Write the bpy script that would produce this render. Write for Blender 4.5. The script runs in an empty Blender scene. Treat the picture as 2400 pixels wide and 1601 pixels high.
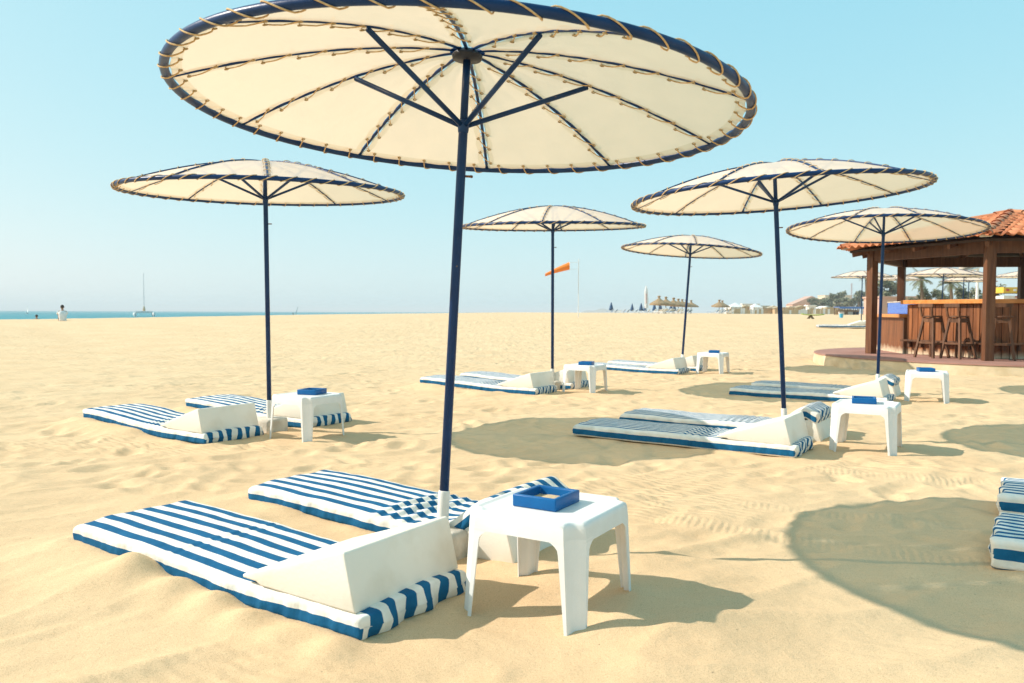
import bpy, bmesh, math, random
import numpy as np
from mathutils import Vector, Matrix
random.seed(7)
R_ = math.radians
scene = bpy.context.scene
COL = scene.collection

# ------------------------------------------------------------------ camera
F_PX, CAM_H = 1870.0, 1.15                 # focal length in photo pixels (2400 wide), eye height
PITCH, ROLL = math.atan(68.7 / F_PX), R_(0.23)
cam_d = bpy.data.cameras.new('camera')
cam = bpy.data.objects.new('camera', cam_d); COL.objects.link(cam)
cam_d.sensor_width = 36.0; cam_d.lens = 36.0 * F_PX / 2400.0
cam_d.clip_start = 0.05; cam_d.clip_end = 40000
cam.location = (0, 0, CAM_H)
cam.matrix_world = (Matrix.Translation((0, 0, CAM_H)) @ Matrix.Rotation(R_(90) - PITCH, 4, 'X') @ Matrix.Rotation(ROLL, 4, 'Z'))
cam_d.dof.use_dof = True; cam_d.dof.focus_distance = 4.6; cam_d.dof.aperture_fstop = 5.6
scene.camera = cam

# ------------------------------------------------------------------ sky and sun
SUN_EL, SUN_AZ = 36.5, 176.0               # degrees; azimuth counted from +X
world = bpy.data.worlds.new('World'); scene.world = world; world.use_nodes = True
wn = world.node_tree.nodes; wl = world.node_tree.links
bg = wn['Background']
sky = wn.new('ShaderNodeTexSky'); sky.sky_type = 'NISHITA'; sky.sun_disc = False
sky.sun_elevation = R_(SUN_EL); sky.sun_rotation = R_(90 - SUN_AZ)
sky.altitude = 0; sky.air_density = 1.0; sky.dust_density = 1.0; sky.ozone_density = 1.0
# the photograph's tone curve on the whole sky, the same in every direction: each channel compressed by a power
wsep = wn.new('ShaderNodeSeparateColor'); wcom = wn.new('ShaderNodeCombineColor'); wl.new(sky.outputs[0], wsep.inputs[0])
for ch, (pw, sc) in enumerate(((0.56, 0.71), (0.23, 1.48), (0.12, 1.84))):
    p_ = wn.new('ShaderNodeMath'); p_.operation = 'POWER'; wl.new(wsep.outputs[ch], p_.inputs[0]); p_.inputs[1].default_value = pw
    q_ = wn.new('ShaderNodeMath'); q_.operation = 'MULTIPLY'; wl.new(p_.outputs[0], q_.inputs[0]); q_.inputs[1].default_value = sc
    wl.new(q_.outputs[0], wcom.inputs[ch])
wl.new(wcom.outputs[0], bg.inputs[0]); bg.inputs[1].default_value = 0.15
sun_d = bpy.data.lights.new('sun', 'SUN'); sun = bpy.data.objects.new('sun', sun_d); COL.objects.link(sun)
sun_d.energy = 2.15; sun_d.angle = R_(0.55); sun_d.color = (1.0, 0.92, 0.82)
sd = Vector((math.cos(R_(SUN_AZ)) * math.cos(R_(SUN_EL)), math.sin(R_(SUN_AZ)) * math.cos(R_(SUN_EL)), math.sin(R_(SUN_EL))))
sun.rotation_euler = sd.to_track_quat('Z', 'Y').to_euler()
sun.location = (-20, 5, 20)
vs = scene.view_settings
vs.view_transform = 'Standard'; vs.look = 'None'; vs.gamma = 1.0; vs.exposure = 1.47; vs.use_curve_mapping = False

# ------------------------------------------------------------------ helpers
def tag(o, label=None, cat=None, group=None, kind=None):
    if label: o['label'] = label
    if cat: o['category'] = cat
    if group: o['group'] = group
    if kind: o['kind'] = kind
    return o

def thing(name, label, cat, loc=(0, 0, 0), rz=0.0, group=None, rot=None):
    o = bpy.data.objects.new(name, None); COL.objects.link(o)
    o.empty_display_size = 0.1
    o.location = loc
    o.rotation_euler = rot if rot is not None else (0, 0, rz)
    return tag(o, label, cat, group)

def mk_mesh(name, v, f, mat, smooth=False, uv=None):
    me = bpy.data.meshes.new(name)
    me.from_pydata([tuple(map(float, p)) for p in v], [], [tuple(q) for q in f])
    me.materials.append(mat)
    if smooth:
        me.polygons.foreach_set('use_smooth', [True] * len(me.polygons))
    if uv is not None:
        lay = me.uv_layers.new(name='UVMap')
        li = np.zeros(len(me.loops), dtype=np.int32); me.loops.foreach_get('vertex_index', li)
        lay.data.foreach_set('uv', np.asarray(uv, dtype=np.float32)[li].ravel())
    me.update()
    return me

def link(name, me, parent=None, loc=None, rot=None, mw=None):
    o = bpy.data.objects.new(name, me); COL.objects.link(o)
    if parent: o.parent = parent
    if loc is not None: o.location = loc
    if rot is not None: o.rotation_euler = rot
    if mw is not None: o.matrix_local = mw
    return o

class MB:
    """collects shapes of ONE part"""
    def __init__(s): s.v = []; s.f = []
    def add(s, v, f):
        n = len(s.v); s.v += [tuple(p) for p in v]; s.f += [tuple(i + n for i in q) for q in f]; return s
    def box(s, c, d, m=None):
        x, y, z = [a / 2 for a in d]
        v = [Vector((sx * x, sy * y, sz * z)) for sx in (-1, 1) for sy in (-1, 1) for sz in (-1, 1)]
        if m is not None: v = [m @ p for p in v]
        v = [p + Vector(c) for p in v]
        return s.add(v, [(0, 1, 3, 2), (4, 6, 7, 5), (0, 4, 5, 1), (2, 3, 7, 6), (0, 2, 6, 4), (1, 5, 7, 3)])
    def beam(s, a, b, w, h, up=(0, 0, 1)):
        a, b = Vector(a), Vector(b); d = (b - a); L = d.length; d.normalize()
        x = d.cross(Vector(up)).normalized(); z = x.cross(d)
        v = []
        for p in (a, b):
            for sx, sz in ((-1, -1), (1, -1), (1, 1), (-1, 1)):
                v.append(p + x * (sx * w / 2) + z * (sz * h / 2))
        return s.add(v, [(3, 2, 1, 0), (4, 5, 6, 7), (0, 1, 5, 4), (1, 2, 6, 5), (2, 3, 7, 6), (3, 0, 4, 7)])
    def tube(s, pts, r, seg=8, caps=True, closed=False):
        pts = [Vector(p) for p in pts]; n = len(pts)
        rr = r if hasattr(r, '__len__') else [r] * n
        v = []; f = []; prev = None
        for i, p in enumerate(pts):
            if closed: t = pts[(i + 1) % n] - pts[i - 1]
            else: t = pts[min(i + 1, n - 1)] - pts[max(i - 1, 0)]
            t.normalize()
            if prev is None:
                a = Vector((0, 0, 1)) if abs(t.z) < 0.9 else Vector((1, 0, 0))
                x = t.cross(a).normalized()
            else:
                x = prev - t * prev.dot(t); x.normalize()
            prev = x; y = t.cross(x)
            for k in range(seg):
                an = 2 * math.pi * k / seg
                v.append(p + (x * math.cos(an) + y * math.sin(an)) * rr[i])
        m = n if closed else n - 1
        for i in range(m):
            j = (i + 1) % n
            for k in range(seg):
                l = (k + 1) % seg
                f.append((i * seg + k, i * seg + l, j * seg + l, j * seg + k))
        if caps and not closed:
            f.append(tuple(reversed(range(seg)))); f.append(tuple((n - 1) * seg + k for k in range(seg)))
        return s.add(v, f)
    def lathe(s, prof, seg=16, c=(0, 0, 0)):
        v = []; f = []
        for r, z in prof:
            for k in range(seg):
                a = 2 * math.pi * k / seg; v.append((c[0] + r * math.cos(a), c[1] + r * math.sin(a), c[2] + z))
        for i in range(len(prof) - 1):
            for k in range(seg):
                l = (k + 1) % seg; f.append((i * seg + k, i * seg + l, (i + 1) * seg + l, (i + 1) * seg + k))
        f.append(tuple(reversed(range(seg)))); f.append(tuple((len(prof) - 1) * seg + k for k in range(seg)))
        return s.add(v, f)
    def mesh(s, name, mat, smooth=False, bevel=0.0):
        me = mk_mesh(name, s.v, s.f, mat, smooth)
        if bevel > 0:
            bm = bmesh.new(); bm.from_mesh(me)
            bmesh.ops.recalc_face_normals(bm, faces=bm.faces)
            es = [e for e in bm.edges if len(e.link_faces) == 2 and e.calc_face_angle(0) > 0.5]
            bmesh.ops.bevel(bm, geom=es, offset=bevel, segments=2, affect='EDGES', profile=0.6)
            bm.to_mesh(me); bm.free()
            if smooth:
                me.polygons.foreach_set('use_smooth', [True] * len(me.polygons))
        return me
    def build(s, name, mat, parent=None, smooth=False, bevel=0.0, **k):
        return link(name, s.mesh(name, mat, smooth, bevel), parent, **k)

def auto_smooth(o, ang=35):
    me = o.data
    bm = bmesh.new(); bm.from_mesh(me)
    for e in bm.edges:
        e.smooth = not (len(e.link_faces) == 2 and e.calc_face_angle(0) > R_(ang))
    for f_ in bm.faces: f_.smooth = True
    bm.to_mesh(me); bm.free()
    return o

# numpy gradient noise -------------------------------------------------
_rng = np.random.default_rng(11)
_perm = _rng.permutation(4096)
_ga = _rng.random(4096) * 2 * np.pi
def noise2(x, y, seed=0):
    x = np.asarray(x, dtype=np.float64); y = np.asarray(y, dtype=np.float64)
    xi = np.floor(x).astype(np.int64); yi = np.floor(y).astype(np.int64)
    xf = x - xi; yf = y - yi
    u = xf * xf * xf * (xf * (xf * 6 - 15) + 10); w = yf * yf * yf * (yf * (yf * 6 - 15) + 10)
    def g(ix, iy, dx, dy):
        h = _perm[(_perm[(ix + seed * 57) & 4095] + iy) & 4095]; a = _ga[h]
        return np.cos(a) * dx + np.sin(a) * dy
    n00 = g(xi, yi, xf, yf); n10 = g(xi + 1, yi, xf - 1, yf)
    n01 = g(xi, yi + 1, xf, yf - 1); n11 = g(xi + 1, yi + 1, xf - 1, yf - 1)
    return (n00 * (1 - u) + n10 * u) * (1 - w) + (n01 * (1 - u) + n11 * u) * w
def sst(a, b, x):
    t = np.clip((np.asarray(x, dtype=np.float64) - a) / (b - a), 0, 1); return t * t * (3 - 2 * t)

# ------------------------------------------------------------------ materials
def nt(name):
    m = bpy.data.materials.new(name); m.use_nodes = True
    t = m.node_tree; b = t.nodes['Principled BSDF']
    return m, t, t.nodes, t.links, b
def ramp(nodes, links, src, stops):
    r = nodes.new('ShaderNodeValToRGB'); links.new(src, r.inputs[0])
    e = r.color_ramp.elements
    while len(e) < len(stops): e.new(0.5)
    for k, (p, c) in enumerate(stops):
        e[k].position = p; e[k].color = (*c, 1)
    return r
def noise_node(nodes, links, scale, detail=4, coord='Object', vec=None, rough=0.55):
    n = nodes.new('ShaderNodeTexNoise'); n.inputs['Scale'].default_value = scale; n.inputs['Detail'].default_value = detail
    n.inputs['Roughness'].default_value = rough
    if vec is None:
        tc = nodes.new('ShaderNodeTexCoord'); vec = tc.outputs[coord]
    links.new(vec, n.inputs['Vector'])
    return n
def mat_noise(name, c0, c1, scale=8, rough=0.6, bump=0.0, bscale=None, detail=4, spec=0.4, lo=0.35, hi=0.65, metallic=0.0):
    m, t, N, L, b = nt(name)
    n = noise_node(N, L, scale, detail)
    r = ramp(N, L, n.outputs[0], [(lo, c0), (hi, c1)])
    L.new(r.outputs[0], b.inputs['Base Color'])
    b.inputs['Roughness'].default_value = rough; b.inputs['Specular IOR Level'].default_value = spec
    b.inputs['Metallic'].default_value = metallic
    if bump:
        n2 = noise_node(N, L, bscale or scale * 4, 5)
        bp = N.new('ShaderNodeBump'); bp.inputs['Strength'].default_value = bump; bp.inputs['Distance'].default_value = 0.01
        L.new(n2.outputs[0], bp.inputs['Height']); L.new(bp.outputs[0], b.inputs['Normal'])
    return m
def mth(N, L, op, a, b=None, c=None):
    n = N.new('ShaderNodeMath'); n.operation = op
    for i, x in enumerate((a, b, c)):
        if x is None: continue
        if hasattr(x, 'links') or hasattr(x, 'is_linked'): L.new(x, n.inputs[i])
        else: n.inputs[i].default_value = x
    return n.outputs[0]

def make_sand():
    m, t, N, L, b = nt('sand')
    geo = N.new('ShaderNodeNewGeometry'); pos = geo.outputs['Position']
    n1 = noise_node(N, L, 0.9, 5, vec=pos); n2 = noise_node(N, L, 260, 3, vec=pos)
    r = ramp(N, L, n1.outputs[0], [(0.3, (0.675, 0.468, 0.272)), (0.72, (0.74, 0.535, 0.322))])
    r2 = ramp(N, L, n2.outputs[0], [(0.30, (0.62, 0.58, 0.52)), (0.47, (1, 1, 1)), (0.70, (1.10, 1.10, 1.10))])
    mx = N.new('ShaderNodeMix'); mx.data_type = 'RGBA'; mx.blend_type = 'MULTIPLY'; mx.inputs['Factor'].default_value = 0.75
    L.new(r.outputs[0], mx.inputs['A']); L.new(r2.outputs[0], mx.inputs['B'])
    # dark specks: grains of lava and shell
    vo = N.new('ShaderNodeTexVoronoi'); vo.inputs['Scale'].default_value = 9.0; L.new(pos, vo.inputs['Vector'])
    sp = mth(N, L, 'LESS_THAN', vo.outputs['Distance'], 0.035)
    mx2 = N.new('ShaderNodeMix'); mx2.data_type = 'RGBA'; L.new(mth(N, L, 'MULTIPLY', sp, 0.55), mx2.inputs['Factor'])
    L.new(mx.outputs['Result'], mx2.inputs['A']); mx2.inputs['B'].default_value = (0.16, 0.11, 0.07, 1)
    L.new(mx2.outputs['Result'], b.inputs['Base Color'])
    b.inputs['Roughness'].default_value = 0.9; b.inputs['Specular IOR Level'].default_value = 0.12
    # relief: grain, crumbs, wind ripples and track bars where the mesh attributes say so
    at = N.new('ShaderNodeAttribute'); at.attribute_name = 'relief'
    sx = N.new('ShaderNodeSeparateColor'); L.new(at.outputs['Color'], sx.inputs[0])
    wv = N.new('ShaderNodeTexWave'); wv.wave_type = 'BANDS'; wv.bands_direction = 'X'
    mp = N.new('ShaderNodeMapping'); mp.inputs['Rotation'].default_value = (0, 0, R_(-58)); L.new(pos, mp.inputs['Vector']); L.new(mp.outputs[0], wv.inputs['Vector'])
    wv.inputs['Scale'].default_value = 4.6; wv.inputs['Distortion'].default_value = 5.0; wv.inputs['Detail'].default_value = 2; wv.inputs['Detail Scale'].default_value = 0.8
    rip = mth(N, L, 'MULTIPLY', wv.outputs['Fac'], sx.outputs[0])
    wt = N.new('ShaderNodeTexWave'); wt.wave_type = 'BANDS'; wt.bands_direction = 'X'
    mp2 = N.new('ShaderNodeMapping'); mp2.inputs['Rotation'].default_value = (0, 0, R_(22)); L.new(pos, mp2.inputs['Vector']); L.new(mp2.outputs[0], wt.inputs['Vector'])
    wt.inputs['Scale'].default_value = 7.6; wt.inputs['Distortion'].default_value = 1.6; wt.inputs['Detail'].default_value = 1; wt.inputs['Detail Scale'].default_value = 2.5
    trk = mth(N, L, 'MULTIPLY', wt.outputs['Fac'], sx.outputs[1])
    crumb = noise_node(N, L, 22, 6, vec=pos, rough=0.6)
    grain = noise_node(N, L, 420, 2, vec=pos)
    lump = noise_node(N, L, 5.0, 5, vec=pos)
    mp3 = N.new('ShaderNodeMapping'); mp3.inputs['Rotation'].default_value = (0, 0, R_(-22)); mp3.inputs['Scale'].default_value = (2.2, 15, 6); L.new(pos, mp3.inputs['Vector'])
    streak = noise_node(N, L, 1.0, 6, vec=mp3.outputs[0], rough=0.62)
    h = mth(N, L, 'ADD', mth(N, L, 'MULTIPLY', rip, 0.007), mth(N, L, 'MULTIPLY', streak.outputs[0], 0.010))
    h = mth(N, L, 'ADD', h, mth(N, L, 'MULTIPLY', trk, 0.0026))
    h = mth(N, L, 'ADD', h, mth(N, L, 'MULTIPLY', crumb.outputs[0], 0.0055))
    h = mth(N, L, 'ADD', h, mth(N, L, 'MULTIPLY', grain.outputs[0], 0.0026))
    h = mth(N, L, 'ADD', h, mth(N, L, 'MULTIPLY', mth(N, L, 'MULTIPLY', lump.outputs[0], sx.outputs[2]), 0.042))
    bp = N.new('ShaderNodeBump'); bp.inputs['Strength'].default_value = 1.0; bp.inputs['Distance'].default_value = 1.0
    L.new(h, bp.inputs['Height']); L.new(bp.outputs[0], b.inputs['Normal'])
    return m
SAND = make_sand()

def make_stripes(name, period, half, side0, side1, duty=0.245):
    """woven cover; uv.x metres along the cushion, uv.y metres round its girth from the middle of the top"""
    m, t, N, L, b = nt(name)
    tc = N.new('ShaderNodeTexCoord'); sp = N.new('ShaderNodeSeparateXYZ'); L.new(tc.outputs['UV'], sp.inputs[0])
    nz = noise_node(N, L, 5, 2)
    wob = mth(N, L, 'MULTIPLY', mth(N, L, 'SUBTRACT', nz.outputs[0], 0.5), 0.006)
    v = mth(N, L, 'ADD', sp.outputs[1], wob); av = mth(N, L, 'ABSOLUTE', v)
    fr = mth(N, L, 'FRACT', mth(N, L, 'ADD', mth(N, L, 'DIVIDE', v, period), 100.0))
    d = mth(N, L, 'ABSOLUTE', mth(N, L, 'SUBTRACT', fr, 0.5))
    top = mth(N, L, 'MULTIPLY', mth(N, L, 'LESS_THAN', d, duty), mth(N, L, 'LESS_THAN', av, half))
    side = mth(N, L, 'MULTIPLY', mth(N, L, 'GREATER_THAN', av, side0), mth(N, L, 'LESS_THAN', av, side1))
    und = mth(N, L, 'MULTIPLY', mth(N, L, 'LESS_THAN', d, duty), mth(N, L, 'GREATER_THAN', av, side1 + 0.03))
    fac = mth(N, L, 'MAXIMUM', top, mth(N, L, 'MAXIMUM', side, und))
    wear = noise_node(N, L, 14, 5)
    cb = ramp(N, L, wear.outputs[0], [(0.3, (0.006, 0.092, 0.205)), (0.75, (0.012, 0.130, 0.275))])
    cw = ramp(N, L, wear.outputs[0], [(0.25, (0.70, 0.66, 0.58)), (0.6, (0.80, 0.775, 0.71))])
    mx = N.new('ShaderNodeMix'); mx.data_type = 'RGBA'; L.new(fac, mx.inputs['Factor'])
    L.new(cw.outputs[0], mx.inputs['A']); L.new(cb.outputs[0], mx.inputs['B'])
    L.new(mx.outputs['Result'], b.inputs['Base Color'])
    b.inputs['Roughness'].default_value = 0.85; b.inputs['Specular IOR Level'].default_value = 0.15
    weave = noise_node(N, L, 700, 2); cr = noise_node(N, L, 9, 5)
    h = mth(N, L, 'ADD', mth(N, L, 'MULTIPLY', weave.outputs[0], 0.0008), mth(N, L, 'MULTIPLY', cr.outputs[0], 0.018))
    bp = N.new('ShaderNodeBump'); bp.inputs['Strength'].default_value = 0.7; bp.inputs['Distance'].default_value = 1.0
    L.new(h, bp.inputs['Height']); L.new(bp.outputs[0], b.inputs['Normal'])
    return m
STR_A = make_stripes('wide_stripe_cloth', 0.100, 0.288, 0.338, 0.43)
STR_B = make_stripes('narrow_stripe_cloth', 0.068, 0.282, 0.335, 0.385)

def make_canvas():
    """thin sailcloth that lets light through; hems along the edges are doubled"""
    m, t, N, L, b = nt('canvas')
    tc = N.new('ShaderNodeTexCoord'); sp = N.new('ShaderNodeSeparateXYZ'); L.new(tc.outputs['UV'], sp.inputs[0])
    hem = mth(N, L, 'MAXIMUM', mth(N, L, 'LESS_THAN', sp.outputs[0], 0.034), mth(N, L, 'LESS_THAN', sp.outputs[1], 0.052))
    n1 = noise_node(N, L, 3, 5)
    r = ramp(N, L, n1.outputs[0], [(0.3, (0.80, 0.77, 0.70)), (0.7, (0.86, 0.835, 0.77))])
    dif = N.new('ShaderNodeBsdfDiffuse'); L.new(r.outputs[0], dif.inputs[0])
    tr = N.new('ShaderNodeBsdfTranslucent')
    rt = N.new('ShaderNodeMix'); rt.data_type = 'RGBA'; L.new(hem, rt.inputs['Factor'])
    rt.inputs['A'].default_value = (1.0, 0.70, 0.48, 1); rt.inputs['B'].default_value = (0.80, 0.53, 0.31, 1)
    L.new(rt.outputs['Result'], tr.inputs[0])
    ms = N.new('ShaderNodeMixShader'); ms.inputs[0].default_value = 0.42
    L.new(dif.outputs[0], ms.inputs[1]); L.new(tr.outputs[0], ms.inputs[2])
    wv = noise_node(N, L, 600, 2); w2 = noise_node(N, L, 7, 4)
    h = mth(N, L, 'ADD', mth(N, L, 'MULTIPLY', wv.outputs[0], 0.0006), mth(N, L, 'MULTIPLY', w2.outputs[0], 0.006))
    bp = N.new('ShaderNodeBump'); bp.inputs['Strength'].default_value = 0.6; bp.inputs['Distance'].default_value = 1.0
    L.new(h, bp.inputs['Height']); L.new(bp.outputs[0], dif.inputs['Normal']); L.new(bp.outputs[0], tr.inputs['Normal'])
    # the open weave also lets some light straight through
    tp = N.new('ShaderNodeBsdfTransparent'); tp.inputs[0].default_value = (1.0, 0.84, 0.60, 1)
    m2 = N.new('ShaderNodeMixShader'); m2.inputs[0].default_value = 0.18
    L.new(ms.outputs[0], m2.inputs[1]); L.new(tp.outputs[0], m2.inputs[2])
    L.new(m2.outputs[0], N['Material Output'].inputs['Surface'])
    return m
CANVAS = make_canvas()

def make_paint(name, c0, c1, chip=(0.5, 0.45, 0.38), amt=0.70, rough=0.32, spec=0.35, scale=26):
    m, t, N, L, b = nt(name)
    n = noise_node(N, L, 6, 4); r = ramp(N, L, n.outputs[0], [(0.3, c0), (0.7, c1)])
    k = noise_node(N, L, scale, 6, rough=0.7); kr = ramp(N, L, k.outputs[0], [(amt, (0, 0, 0)), (amt + 0.03, (1, 1, 1))])
    mx = N.new('ShaderNodeMix'); mx.data_type = 'RGBA'; L.new(kr.outputs[0], mx.inputs['Factor'])
    L.new(r.outputs[0], mx.inputs['A']); mx.inputs['B'].default_value = (*chip, 1)
    L.new(mx.outputs['Result'], b.inputs['Base Color'])
    rr = N.new('ShaderNodeMapRange'); L.new(n.outputs[0], rr.inputs[0]); rr.inputs[3].default_value = rough - 0.08; rr.inputs[4].default_value = rough + 0.15
    L.new(rr.outputs[0], b.inputs['Roughness']); b.inputs['Specular IOR Level'].default_value = spec
    bp = N.new('ShaderNodeBump'); bp.inputs['Strength'].default_value = 0.3; bp.inputs['Distance'].default_value = 0.004
    L.new(k.outputs[0], bp.inputs['Height']); L.new(bp.outputs[0], b.inputs['Normal'])
    return m
NAVY = make_paint('navy_paint', (0.004, 0.024, 0.088), (0.008, 0.042, 0.135), chip=(0.16, 0.12, 0.09), amt=0.685, spec=0.22)
TRAY = make_paint('blue_enamel', (0.004, 0.085, 0.26), (0.008, 0.12, 0.33), chip=(0.008, 0.03, 0.10), amt=0.70, rough=0.32, spec=0.18)
WHITE_PAINT = make_paint('white_paint', (0.72, 0.69, 0.63), (0.80, 0.78, 0.73), chip=(0.35, 0.25, 0.16), amt=0.72, rough=0.5)
HEADREST = mat_noise('cream_fibreglass', (0.68, 0.61, 0.49), (0.80, 0.755, 0.66), 4, 0.55, 0.15, 60, spec=0.3, lo=0.22, hi=0.52)
PLASTIC = mat_noise('white_plastic', (0.74, 0.725, 0.69), (0.82, 0.81, 0.785), 5, 0.40, 0.05, 90, spec=0.45)
CONCRETE = mat_noise('whitewashed_concrete', (0.50, 0.45, 0.37), (0.68, 0.63, 0.54), 9, 0.9, 0.6, 40)
TERRACE_EDGE = mat_noise('terrace_concrete', (0.50, 0.40, 0.25), (0.64, 0.53, 0.36), 3, 0.9, 0.6, 14)
TERRACE = mat_noise('terrace_red', (0.28, 0.14, 0.105), (0.36, 0.19, 0.145), 2, 0.8, 0.2, 30)
ROPE = mat_noise('rope', (0.52, 0.33, 0.15), (0.68, 0.47, 0.25), 60, 0.9, 0.3, 300)
BRASS = mat_noise('eyelet_metal', (0.30, 0.20, 0.09), (0.50, 0.40, 0.24), 40, 0.4, metallic=0.7)
RUST = mat_noise('rusty_steel', (0.10, 0.04, 0.015), (0.22, 0.09, 0.04), 40, 0.8, 0.4)
BLACK = mat_noise('dark_steel', (0.008, 0.010, 0.02), (0.02, 0.022, 0.035), 20, 0.5)

def make_wood(name, c0, c1, c2, sc=(14, 14, 1.2), rough=0.55, bleach=None):
    m, t, N, L, b = nt(name)
    tc = N.new('ShaderNodeTexCoord'); mp = N.new('ShaderNodeMapping'); mp.inputs['Scale'].default_value = sc
    L.new(tc.outputs['Object'], mp.inputs['Vector'])
    oi = N.new('ShaderNodeObjectInfo')
    ad = N.new('ShaderNodeVectorMath'); ad.operation = 'ADD'; L.new(mp.outputs[0], ad.inputs[0])
    cm = N.new('ShaderNodeCombineXYZ'); L.new(mth(N, L, 'MULTIPLY', oi.outputs['Random'], 37.0), cm.inputs[0]); L.new(cm.outputs[0], ad.inputs[1])
    n = noise_node(N, L, 1.0, 6, vec=ad.outputs[0], rough=0.6)
    r = ramp(N, L, n.outputs[0], [(0.30, c0), (0.52, c1), (0.75, c2)])
    hv = N.new('ShaderNodeHueSaturation'); L.new(r.outputs[0], hv.inputs['Color'])
    L.new(mth(N, L, 'ADD', mth(N, L, 'MULTIPLY', oi.outputs['Random'], 0.5), 0.75), hv.inputs['Value'])
    out = hv.outputs[0]
    if bleach:
        sp = N.new('ShaderNodeSeparateXYZ'); L.new(tc.outputs['Object'], sp.inputs[0])
        nb = noise_node(N, L, 7, 5)
        mr = N.new('ShaderNodeMapRange'); L.new(mth(N, L, 'ADD', sp.outputs[2], mth(N, L, 'MULTIPLY', nb.outputs[0], 0.30)), mr.inputs[0])
        mr.inputs[1].default_value = bleach[0]; mr.inputs[2].default_value = bleach[1]; mr.inputs[3].default_value = 1; mr.inputs[4].default_value = 0
        mx = N.new('ShaderNodeMix'); mx.data_type = 'RGBA'; L.new(mr.outputs[0], mx.inputs['Factor'])
        L.new(out, mx.inputs['A']); mx.inputs['B'].default_value = (0.62, 0.50, 0.34, 1); out = mx.outputs['Result']
    L.new(out, b.inputs['Base Color']); b.inputs['Roughness'].default_value = rough; b.inputs['Specular IOR Level'].default_value = 0.3
    bp = N.new('ShaderNodeBump'); bp.inputs['Strength'].default_value = 0.35; bp.inputs['Distance'].default_value = 0.01
    L.new(n.outputs[0], bp.inputs['Height']); L.new(bp.outputs[0], b.inputs['Normal'])
    return m
WOOD_POST = make_wood('dark_post_wood', (0.075, 0.028, 0.012), (0.13, 0.052, 0.022), (0.18, 0.08, 0.035), (18, 18, 1.5))
WOOD_PLANK = make_wood('varnished_plank', (0.12, 0.040, 0.012), (0.24, 0.082, 0.026), (0.35, 0.135, 0.048), (16, 16, 1.4), bleach=(0.14, 0.30))
WOOD_STOOL = make_wood('stool_wood', (0.07, 0.03, 0.015), (0.13, 0.058, 0.028), (0.19, 0.09, 0.045), (16, 16, 2))
WOOD_TOP = make_wood('counter_top_wood', (0.42, 0.15, 0.03), (0.52, 0.20, 0.05), (0.60, 0.26, 0.08), (3, 14, 14), rough=0.4)
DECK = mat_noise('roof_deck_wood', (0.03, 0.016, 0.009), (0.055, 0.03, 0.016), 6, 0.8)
def make_tile():
    m, t, N, L, b = nt('terracotta_tile')
    oi = N.new('ShaderNodeObjectInfo'); n = noise_node(N, L, 12, 5)
    r = ramp(N, L, mth(N, L, 'ADD', mth(N, L, 'MULTIPLY', n.outputs[0], 0.5), mth(N, L, 'MULTIPLY', oi.outputs['Random'], 0.5)),
             [(0.15, (0.36, 0.115, 0.05)), (0.5, (0.50, 0.165, 0.065)), (0.85, (0.57, 0.24, 0.11))])
    L.new(r.outputs[0], b.inputs['Base Color']); b.inputs['Roughness'].default_value = 0.8
    return m
TILE = make_tile()

# ------------------------------------------------------------------ layout (metres; camera stands at x=0, y=0)
HEAD = R_(-33.0)                            # every set lies along this heading, foot towards the sea
EU = np.array([math.cos(HEAD), math.sin(HEAD)]); EV = np.array([-math.sin(HEAD), math.cos(HEAD)])
def gpx(px, D): return (px - 1200.0) / F_PX * D      # sideways offset of something seen at photo column px, D metres off

MW = 0.62
# key: (head corner, length, foot lift, gap to second, second on wedge?, stripes)
SETS = {
 'near':  dict(A=(-0.51, 2.71), L=1.85, lift=0.050, off=1.00, wedge=True,  mat=STR_A, T=0.092),
 'left':  dict(A=(-2.62, 6.77), L=1.92, lift=0.085, off=1.14, wedge=False, mat=STR_A, T=0.095),
 'right': dict(A=(2.24, 6.23),  L=2.00, lift=0.010, off=1.00, wedge=True,  mat=STR_B, T=0.10),
 'mid':   dict(A=(0.33, 10.89), L=2.05, lift=0.060, off=1.00, wedge=False, mat=STR_B, T=0.098),
 'bar':   dict(A=(4.67, 9.89),  L=2.00, lift=0.010, off=1.00, wedge=True,  mat=STR_B, T=0.098),
 'small': dict(A=(3.07, 14.71), L=1.95, lift=0.030, off=1.00, wedge=False, mat=STR_B, T=0.098),
}
# parasol: base, lean, rim height along the pole, azimuth of one rib
PARA = {
 'near':  dict(base=(-0.334, 3.753), a=0.050, b=0.020, s=2.086, az=87),
 'left':  dict(base=(-2.330, 7.650), a=0.004, b=-0.05, s=2.262, az=-72),
 'right': dict(base=(2.473, 7.175),  a=-0.058, b=-0.007, s=2.200, az=-93),
 'mid':   dict(base=(0.607, 11.90),  a=-0.007, b=-0.063, s=2.408, az=-99),
 'bar':   dict(base=(5.149, 11.21),  a=0.036, b=0.039, s=2.331, az=-96),
 'small': dict(base=(3.406, 15.996), a=0.065, b=0.005, s=2.387, az=-98),
}
TABLES = {'near': (0.150, 3.09, -31), 'left': (-1.87, 7.27, -31), 'right': (3.00, 6.72, -31),
          'mid': (1.05, 11.42, -31), 'bar': (5.40, 10.36, -27), 'small': (3.80, 15.05, -31)}
BAR_C = np.array([10.60, 17.09]); BAR_Z = 0.276; TERR_R = 3.87

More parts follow.
